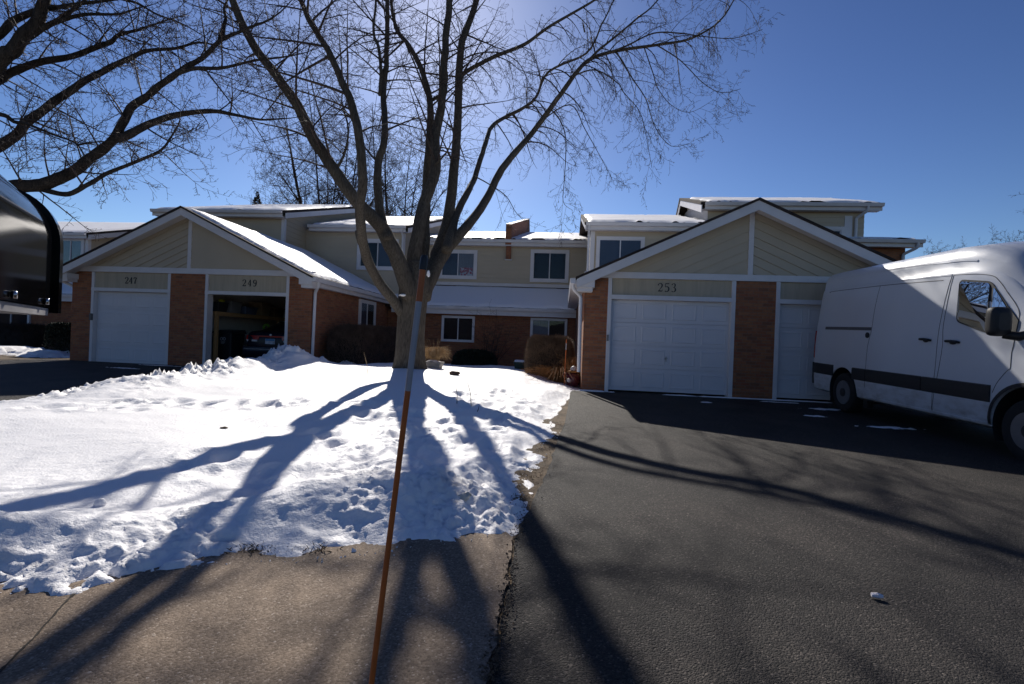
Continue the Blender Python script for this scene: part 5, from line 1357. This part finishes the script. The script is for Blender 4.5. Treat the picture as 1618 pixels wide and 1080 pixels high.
strip(gp, [uv(*Bz(375, 292)), uv(*Bz(560, 284)), uv(*Bz(700, 298)), uv(*Bz(760, 340)), uv(*Bz(840, 450)), uv(*Bz(915, 560)), uv(*Bz(932, 620)), uv(*Bz(925, 690)), uv(*Bz(880, 900)), uv(*Bz(855, 1090))], .0065)
strip(gp, [uv(*Bz(855, 1090)), uv(1589, 588), uv(1575, 605), uv(1568, 620)], .005)
strip(gp, [uv(*Az(655, 385)), uv(*Az(600, 620)), uv(*Az(580, 752)), uv(*Az(545, 900)), uv(1368, 577), uv(1366, 612)], .0045)
strip(gp, [uv(*Az(228, 446)), uv(*Az(260, 432)), uv(*Az(660, 384)), uv(*Az(972, 355)), uv(*Bz(285, 338))], .009)
gp.build('panel_gap', gapm, VN, local=True, fix=False)
# ribs in the roof cheek
mb = MB(); strip(mb, [uv(*Az(290, 325)), uv(*Az(600, 268)), uv(*Az(972, 210)), uv(*Bz(300, 185)), uv(*Bz(480, 165)), uv(*Bz(580, 170))], .022, .006); mb.build('roof_rib', paint, VN, local=True, fix=False)
mb = MB(); strip(mb, [uv(*Az(225, 412)), uv(*Az(750, 345)), uv(*Az(972, 322)), uv(*Bz(360, 290))], .02, .006); mb.build('gutter_rib', paint, VN, local=True, fix=False)
# lower rub strip in three lengths
for seg in ([(-1.08, .87), (-.31, .862)], [(.31, .857), (.70, .855)], [(.715, .855), (2.02, .85)], [(2.035, .85), (3.18, .845)]):
    (u0, h0), (u1, h1) = seg; mb = MB(); n = 12; bot = .215
    rows = [[sp(u0 + (u1-u0)*i/n, h0 + (h1-h0)*i/n + dh, o) for i in range(n+1)] for dh, o in ((0.004, -.003), (-.012, .014), (-bot*.5, .018), (-bot+.012, .014), (-bot, -.003))]
    mb.grid(rows); mb.poly([r_[0] for r_ in rows]); mb.poly([r_[-1] for r_ in rows]); mb.build('rub_strip', vblk, VN, local=True, fix=False)
# door window, quarter light, frame
W_ = [uv(*Bz(430, 330)), uv(*Bz(700, 345)), uv(*Bz(845, 560)), uv(*Bz(850, 800)), uv(*Bz(640, 785)), uv(*Bz(395, 690))]
mb = MB(); patch(mb, round_poly([(u, h) for u, h in W_], .07), .008); fo = mb.build('door_window', vblk, VN, local=True, fix=False)
cx_ = sum(u for u, h in W_) / 6; cz_ = sum(h for u, h in W_) / 6
mb = MB(); a_ = uv(*Bz(690, 360)); b2_ = uv(*Bz(668, 770))
patch(mb, round_poly([uv(*Bz(435, 345)), a_, b2_, uv(*Bz(640, 768)), uv(*Bz(408, 682))], .05), .012); mb.build('pane', gl2, fo, local=True, fix=False)
mb = MB(); patch(mb, round_poly([uv(*Bz(722, 395)), uv(*Bz(830, 565)), uv(*Bz(835, 640)), uv(*Bz(700, 640))], .03), .012); mb.build('pane', gl2, fo, local=True, fix=False)
# sliding door rail, handles, lock
mb = MB(); r0_, r1_ = uv(*Az(188, 745)), uv(*Az(580, 752)); strip(mb, [r0_, r1_], .055, .006); mb.build('slide_rail', mat('rail_grey', (.10, .10, .11), .5), VN, local=True, fix=False)
def handle(px, py, w_=.20):
    u, h = uv(px, py); mb = MB(); pts = [sp(u - w_/2, h + .008, .002), sp(u - w_*.4, h + .012, .035), sp(u, h + .012, .042), sp(u + w_*.4, h + .004, .035), sp(u + w_/2, h - .004, .002)]
    mb.tube(pts, [.014, .018, .019, .018, .014], 8); q = MB(); n = 20
    q.poly([sp(u + w_*.30*math.cos(2*math.pi*k/n), h - .004 + .030*math.sin(2*math.pi*k/n), .005) for k in range(n)]); V0 = mb
    mb.add(q.v, q.f); mb.build('door_handle', vblk, VN, smooth=True, local=True, angle=40)
handle(*Bz(138, 848)); handle(*Bz(370, 865), .22)
u, h = uv(*Az(547, 806)); MB().lathe([(.05, 0), (.05, .012), (.042, .02), (.0, .02)], (-(sideC(u, h) + .016), -u, h), 'X', 18).build('lock_cup', vblk, VN, smooth=True, local=True, angle=40)
# wheels
rimm = mat('steel_rim', (.19, .195, .21), .4, .1, 6, metal=.4); hubm = mat('hub_black', (.03, .03, .032), .5)
for u, sx in ((0, -1), (WB, -1), (0, 1), (WB, 1)):
    c_ = (sx * .97, -u, .368); s2 = -sx
    f = lambda prof: [(r_, h * s2) for r_, h in prof]
    wh = MB().lathe(f([(.215, .02), (.232, -.002), (.30, -.012), (.345, .0), (.368, .03), (.372, .07), (.372, .17), (.365, .205), (.34, .225), (.235, .235)]), c_, 'X', 48).build('wheel', M['rubber'], VN, smooth=True, local=True, angle=35)
    MB().lathe(f([(.222, -.006), (.222, .012), (.205, .018), (.20, .05), (.165, .055), (.145, .028), (.10, .022), (.085, .0), (.06, -.006), (.0, -.006)]), c_, 'X', 40).build('rim', rimm, wh, smooth=True, local=True, angle=35)
    for k in range(12):
        a = 2 * math.pi * k / 12; q = MB(); cc = Vector((c_[0] + s2 * .036, c_[1] + .155 * math.cos(a), c_[2] + .155 * math.sin(a)))
        q.lathe([(.017, -.016), (.017, .016)], cc, 'X', 10); q.build('rim_hole', hubm, wh, local=True)
    MB().lathe(f([(.078, -.016), (.078, .012), (.05, -.024), (.0, -.024)]), c_, 'X', 20).build('hub', hubm, wh, smooth=True, local=True, angle=35)
for u, rr in ((0, .436), (WB, .471)):         # dark wheel-house liners
    for sx in (-1, 1):
        A_ = [R(-28 + 236 * k / 28) for k in range(29)]
        mb = MB().grid([[(sx * xx, -(u + rr * math.cos(a)), .40 + rr * math.sin(a)) for a in A_] for xx in (.985 if u == 0 else .97, .72)])
        mb.poly([(sx * .722, -(u + rr * math.cos(a)), .40 + rr * math.sin(a)) for a in A_])
        mb.build('wheel_liner', M['rubber'], VN, local=True, fix=False)
mb = MB()                                     # plastic lip of the front arch
for (u, r_, a0_, a1_) in ((WB, .475, 20, 190),):
    P1 = []; P2 = []
    for k in range(25):
        a = R(a0_ + (a1_ - a0_) * k / 24); uu, hh = u + r_ * math.cos(a), .40 + r_ * math.sin(a); u2, h2 = u + (r_ + .045) * math.cos(a), .40 + (r_ + .045) * math.sin(a)
        P1.append(sp(uu, max(.3, hh), .012)); P2.append(sp(u2, max(.3, h2), .008))
    mb.grid([P1, P2])
mb.build('arch_lip', vblk, VN, local=True, fix=False)
B(-.78, .78, -4.1, .9, .28, .36).build('underbody', vblk, VN, local=True)
MB().box(-.93, -.90, .40, .47, .06, .55).build('mud_flap', M['rubber'], VN, local=True) if False else B(-.97, -.72, .415, .43, .14, .62).build('mud_flap', M['rubber'], VN, local=True)
MB().box(-.62, -.42, .34, .42, .22, .32).build('spring_bracket', M['rubber'], VN, local=True) if False else B(-.9, -.8, -.62, -.5, .17, .30).build('jack_bracket', M['rubber'], VN, local=True)
# rear corner: tail lamp and bumper end, sill lip
mb = MB(); P = [[sp(-1.10 + lean(h, -1.1) * .3 + du, h, o) for h in (.97, 1.15, 1.35, 1.53)] for du, o in ((-.035, -.03), (-.02, .008), (.015, .010), (.03, -.003))]
mb.grid(P); mb.build('tail_lamp', mat('lamp_red', (.30, .012, .012), .25, .1, coat=.6), VN, local=True, smooth=True, fix=False)
mb = MB(); P = [[sp(-1.13 + du, h, o) for h in (.43, .55, .70, .875)] for du, o in ((-.03, -.05), (-.03, .0), (.0, .016), (.05, .014), (.055, -.003))]
mb.grid(P); mb.build('bumper', vblk, VN, local=True, smooth=True, fix=False)
mb = MB(); strip(mb, [(.46, .365), (1.6, .365), (3.15, .365)], .03, .014); mb.build('sill', paint, VN, local=True, fix=False)
# mirror
mu, mh = uv(*Bz(745, 690)); mb = MB(); cxm = -(1.0 + .17)
mc = vi @ atX(*Bz(745, 690), VX - .13); mu, mh = -mc.y, mc.z
P = []
for i in range(9):
    t = i / 8; k = (1 - abs(2*t - 1) ** 4) ** .5 if 0 < t < 1 else .55
    P.append([(mc.x + .115 * math.copysign(abs(math.cos(a)) ** .45, math.cos(a)) * k, mc.y - .10 + .17 * t, mh + .175 * math.copysign(abs(math.sin(a)) ** .45, math.sin(a)) * (k * .9 + .1)) for a in [2*math.pi*j/24 for j in range(25)]])
mb.grid(P); mb.add(P[0][:-1], [tuple(range(24))]); mb.add(P[-1][:-1], [tuple(range(24))]); mb.build('mirror', vblk, VN, smooth=True, local=True, angle=50)
mb = MB().tube([Vector((mc.x + .05, mc.y - .02, mh - .15)), Vector((mc.x + .16, mc.y - .10, mh - .17)), sp(mu + .22, mh - .14, -.02)], [.05, .055, .06], 8); mb.build('mirror_arm', vblk, VN, smooth=True, local=True)
mb = MB(); patch(mb, [uv(*Bz(845, 560)), uv(*Bz(930, 680)), uv(*Bz(905, 790)), uv(*Bz(850, 790))], .010); mb.build('mirror_base', vblk, VN, local=True, fix=False)
# windscreen, on the slope between roof cap and bonnet
P = []
for u in (3.40, 3.55, 3.8, 4.02):
    H = roofH(u); half = [(c, h) for c, h in section(u)][-6:]
    row = [(-c * .93, -(u + .012), h + .012) for c, h in half] + [(c * .93, -(u + .012), h + .012) for c, h in half[-2::-1]]
    P.append(row)
MB().grid(P).build('windscreen', gl2, VN, local=True, smooth=True, fix=False)
mb = MB()
for sx in (-1, 1): mb.lathe([(.16, 0), (.13, .05), (.02, .06)], (sx * .68, -4.60, .86), 'Y', 20)
for sx in (-1, 1): MB().lathe([(.15, .06), (.14, -.03), (.03, -.05)], (sx * .66, -4.58, .86), 'Y', 20).build('headlight', mat('lamp_clear', (.5, .52, .55), .1, coat=1), VN, smooth=True, local=True, angle=50)
MB().box(-.5, .5, -4.70, -4.60, .62, .90).build('grille', vblk, VN, local=True)

# ------------------------------------------------------------------ inside the open garage
CR = empty('parked_car', (-8.95, 14.0, -.02), 'dark blue car parked nose in inside the open garage', 'car')
cp = mat('car_blue', (.008, .010, .022), .3, .1, 2, spec=.25, coat=.1)
prof = [ # u from the tail, half width, bottom, belt, roof height
 (0, .74, .45, .80, .84), (.03, .80, .32, .92, 1.02), (.12, .86, .26, .96, 1.10), (.55, .88, .24, .98, 1.14), (.9, .88, .22, .99, 1.30), (1.35, .88, .22, .99, 1.46), (2.3, .88, .22, .98, 1.48), (2.9, .88, .22, .97, 1.36), (3.45, .87, .22, .95, 1.02), (4.2, .84, .24, .88, .92), (4.5, .70, .32, .70, .74)]
mb = MB(); rg_ = []
for u, hw, zb_, zl, zt in prof:
    tw = hw * (.74 if zt > 1.2 else .92)
    s_ = [(hw * .9, zb_), (hw, zb_ + .1), (hw, (zb_ + zl) / 2), (hw * .985, zl), (tw + (hw - tw) * .3, zl + (zt - zl) * .6), (tw * .9, zl + (zt - zl) * .94), (tw * .5, zt), (0, zt)]
    rg_.append([(-c, u, h) for c, h in s_] + [(c, u, h) for c, h in s_[-2::-1]])
k_ = len(rg_[0]); mb.add([p for r_ in rg_ for p in r_], [(i*k_+j, i*k_+(j+1)%k_, (i+1)*k_+(j+1)%k_, (i+1)*k_+j) for i in range(len(rg_)-1) for j in range(k_)] + [tuple(range(k_)), tuple(range((len(rg_)-1)*k_, len(rg_)*k_))])
cb_ = mb.build('body', cp, CR, smooth=True, local=True, angle=40)
lr = mat('car_lamp_red', (.42, .016, .016), .2, .1, coat=.8); lw_ = mat('car_lamp_clear', (.55, .55, .58), .2, coat=.8)
for sx in (-1, 1):
    mb = MB(); mb.prism([(sx*.83, .02, .84), (sx*.40, -.012, .84), (sx*.36, -.006, .97), (sx*.82, .035, .97)], [(sx*.83, .12, .84), (sx*.40, .06, .84), (sx*.36, .06, .97), (sx*.82, .12, .97)]); mb.build('tail_lamp', lr, CR, local=True)
    mb = MB(); mb.prism([(sx*.80, .012, .785), (sx*.44, -.014, .785), (sx*.43, -.014, .838), (sx*.81, .014, .838)], [(sx*.80, .1, .785), (sx*.44, .06, .785), (sx*.43, .06, .838), (sx*.81, .1, .838)]); mb.build('reversing_lamp', lw_, CR, local=True)
B(-.36, .36, -.012, .06, .93, .972).build('lamp_band', lr, CR, local=True)
pt = B(-.16, .16, -.022, -.004, .72, .88).build('number_plate', mat('plate', (.42, .47, .55), .4, .3, 12), CR, local=True)
B(-.155, .155, -.0235, -.0225, .82, .875).build('plate_band', mat('plate_blue', (.05, .22, .45), .4), pt, local=True)
bmp = MB(); bmp.pyz([(-.10, .40), (-.12, .50), (-.10, .62), (.05, .66), (.12, .60), (.12, .30), (-.04, .28)], -.84, .84); bmp.build('bumper', cp, CR, local=True)
B(-.8, .8, -.125, -.105, .545, .57).build('bumper_strip', mat('grey_strip', (.2, .2, .22), .4), CR, local=True)
mb = MB(); mb.poly([(-.62, .62, 1.165), (.62, .62, 1.165), (.55, 1.30, 1.445), (-.55, 1.30, 1.445)]); mb.build('rear_window', gl2, CR, local=True)
MB().lathe([(.035, 0), (.035, .008), (0, .008)], (0, -.004, 1.0), 'Y', 14).build('badge', M['trim'], CR, local=True)
for sx in (-1, 1):
    for u in (.85, 3.6):
        wl = MB().lathe([(.19, .01), (.30, .0), (.325, .04), (.325, .18), (.29, .2), (.19, .2)], (sx*.90 if sx < 0 else .70, u, .325), 'X', 28).build('wheel', M['rubber'], CR, smooth=True, local=True, angle=35)
CR.location.z = -.02; CR.scale = (.98, 1, 1)
# wheeled bin
BN = empty('wheeled_bin', (-10.38, 14.1, -.02), 'black wheeled rubbish bin with a pale emblem inside the open garage', 'bin')
mb = MB(); mb.prism([(-.24, -.24, .06), (.24, -.24, .06), (.24, .24, .06), (-.24, .24, .06)], [(-.31, -.33, 1.0), (.31, -.33, 1.0), (.31, .33, 1.0), (-.31, .33, 1.0)]); bevel(mb.build('bin_body', mat('bin_plastic', (.014, .017, .022), .45, .2), BN, local=True), .03)
mb = MB(); mb.prism([(-.33, -.36, 1.002), (.33, -.36, 1.002), (.33, .36, 1.002), (-.33, .36, 1.002)], [(-.28, -.30, 1.09), (.28, -.30, 1.09), (.28, .34, 1.12), (-.28, .34, 1.12)]); mb.build('lid', mat('bin_plastic_lid', (.02, .023, .028), .4, .2), BN, local=True)
mb = MB()
for cx2 in (-.02, .07): mb.tube([Vector((cx2 + .035 * math.cos(a), -.318, .83 + .045 * math.sin(a))) for a in [2*math.pi*k/14 for k in range(15)]], .009, 6)
for k in range(3): mb.box(-.05, .10 - .02 * k, -.312 + .004*k, -.304 + .004*k, .735 - .028 * k, .745 - .028 * k)
mb.build('emblem', mat('pale_print', (.42, .43, .45), .6), BN, local=True)
for sx in (-.2, .2): MB().lathe([(.1, -.03), (.1, .03)], (sx, .25, .1), 'X', 18).build('wheel', M['rubber'], BN, local=True)
# storage shelf along the left wall
SH = empty('storage_shelf', (-10.6, 15, -.02), 'rough timber storage shelf on posts along the left wall of the open garage', 'shelf')
for (x, y) in ((-10.33, 13.45), (-10.33, 16.6)): B(x - .045, x + .045, y - .045, y + .045, -.02, 1.50).build('post', M['wood'], SH)
B(-10.385, -10.275, 13.38, 17.9, 1.501, 1.60).build('beam', M['wood'], SH)
B(-10.90, -10.30, 13.4, 17.9, 1.601, 1.625).build('shelf_board', M['wood'], SH)
cols = {'grey': (.2, .2, .21), 'dull blue': (.07, .10, .17), 'black': (.02, .02, .022), 'tan': (.30, .22, .13), 'brown': (.14, .085, .05)}
def crate(x, y, w_, d_, h_, cn, label, z=1.626):
    root = empty('storage_box', (x, y, z), label, 'box', 'things stored on the garage shelf'); m_ = mat('box_' + cn.replace(' ', '_'), cols[cn], .7, .2)
    bevel(MB().prism([(-w_*.45, -d_*.45, 0), (w_*.45, -d_*.45, 0), (w_*.45, d_*.45, 0), (-w_*.45, d_*.45, 0)], [(-w_/2, -d_/2, h_), (w_/2, -d_/2, h_), (w_/2, d_/2, h_), (-w_/2, d_/2, h_)]).build('box_body', m_, root, local=True), .01)
    B(-w_*.53, w_*.53, -d_*.53, d_*.53, h_ + .001, h_ + .035).build('lid', m_, root, local=True)
crate(-10.6, 13.75, .5, .42, .26, 'black', 'black storage box nearest the door on the garage shelf')
crate(-10.62, 14.4, .46, .5, .34, 'grey', 'grey storage box behind the black one on the garage shelf')
crate(-10.6, 15.1, .5, .6, .22, 'dull blue', 'dull blue storage box in the middle of the garage shelf')
crate(-10.6, 15.9, .48, .5, .42, 'tan', 'tan carton box on the far half of the garage shelf')
crate(-10.6, 16.7, .5, .6, .30, 'brown', 'brown carton box at the far end of the garage shelf')
o = B(-10.42, -10.30, 13.62, 13.74, 1.93, 2.0).build('yellow_case', mat('dull_yellow', (.40, .36, .03), .5)); bevel(o, .01); tag(o, 'small yellow case on top of the black storage box', 'case')
c = atY(421, 517, 15.9); o = MB().tube([Vector((c.x + .095 * math.cos(a), 15.9, c.z + .095 * math.sin(a))) for a in [2*math.pi*k/20 for k in range(21)]], .045, 8).build('hose_coil', mat('lime_hose', (.16, .35, .03), .5, .1), smooth=True); tag(o, 'lime green coil of hose hanging above the parked car', 'hose')
HT = empty('hand_truck', (atY(368, 570, 14.6).x, 14.6, -.02), 'red orange hand truck leaning between the bin and the car', 'hand truck')
ro = mat('red_tool', (.38, .06, .025), .5, .2)
for dy in (0, .3): MB().tube([Vector((-.02, dy, .12)), Vector((.34, dy + .2, .62)), Vector((.60, dy + .32, .95))], .022, 8).build('rail', ro, HT, local=True, smooth=True)
for t in (.2, .55, .9): MB().tube([Vector((-.02 + .62*t, .32*t, .12 + .83*t)), Vector((-.02 + .62*t, .32*t + .3, .12 + .83*t))], .016, 8).build('crossbar', ro, HT, local=True)
B(-.24, 0, -.02, .32, .05, .07).build('toe_plate', ro, HT, local=True)
for dy in (-.06, .36): MB().lathe([(.02, -.03), (.11, -.03), (.11, .03), (.02, .03)], (0, dy, .12), 'Y', 18).build('wheel', M['rubber'], HT, local=True, smooth=True, angle=40)
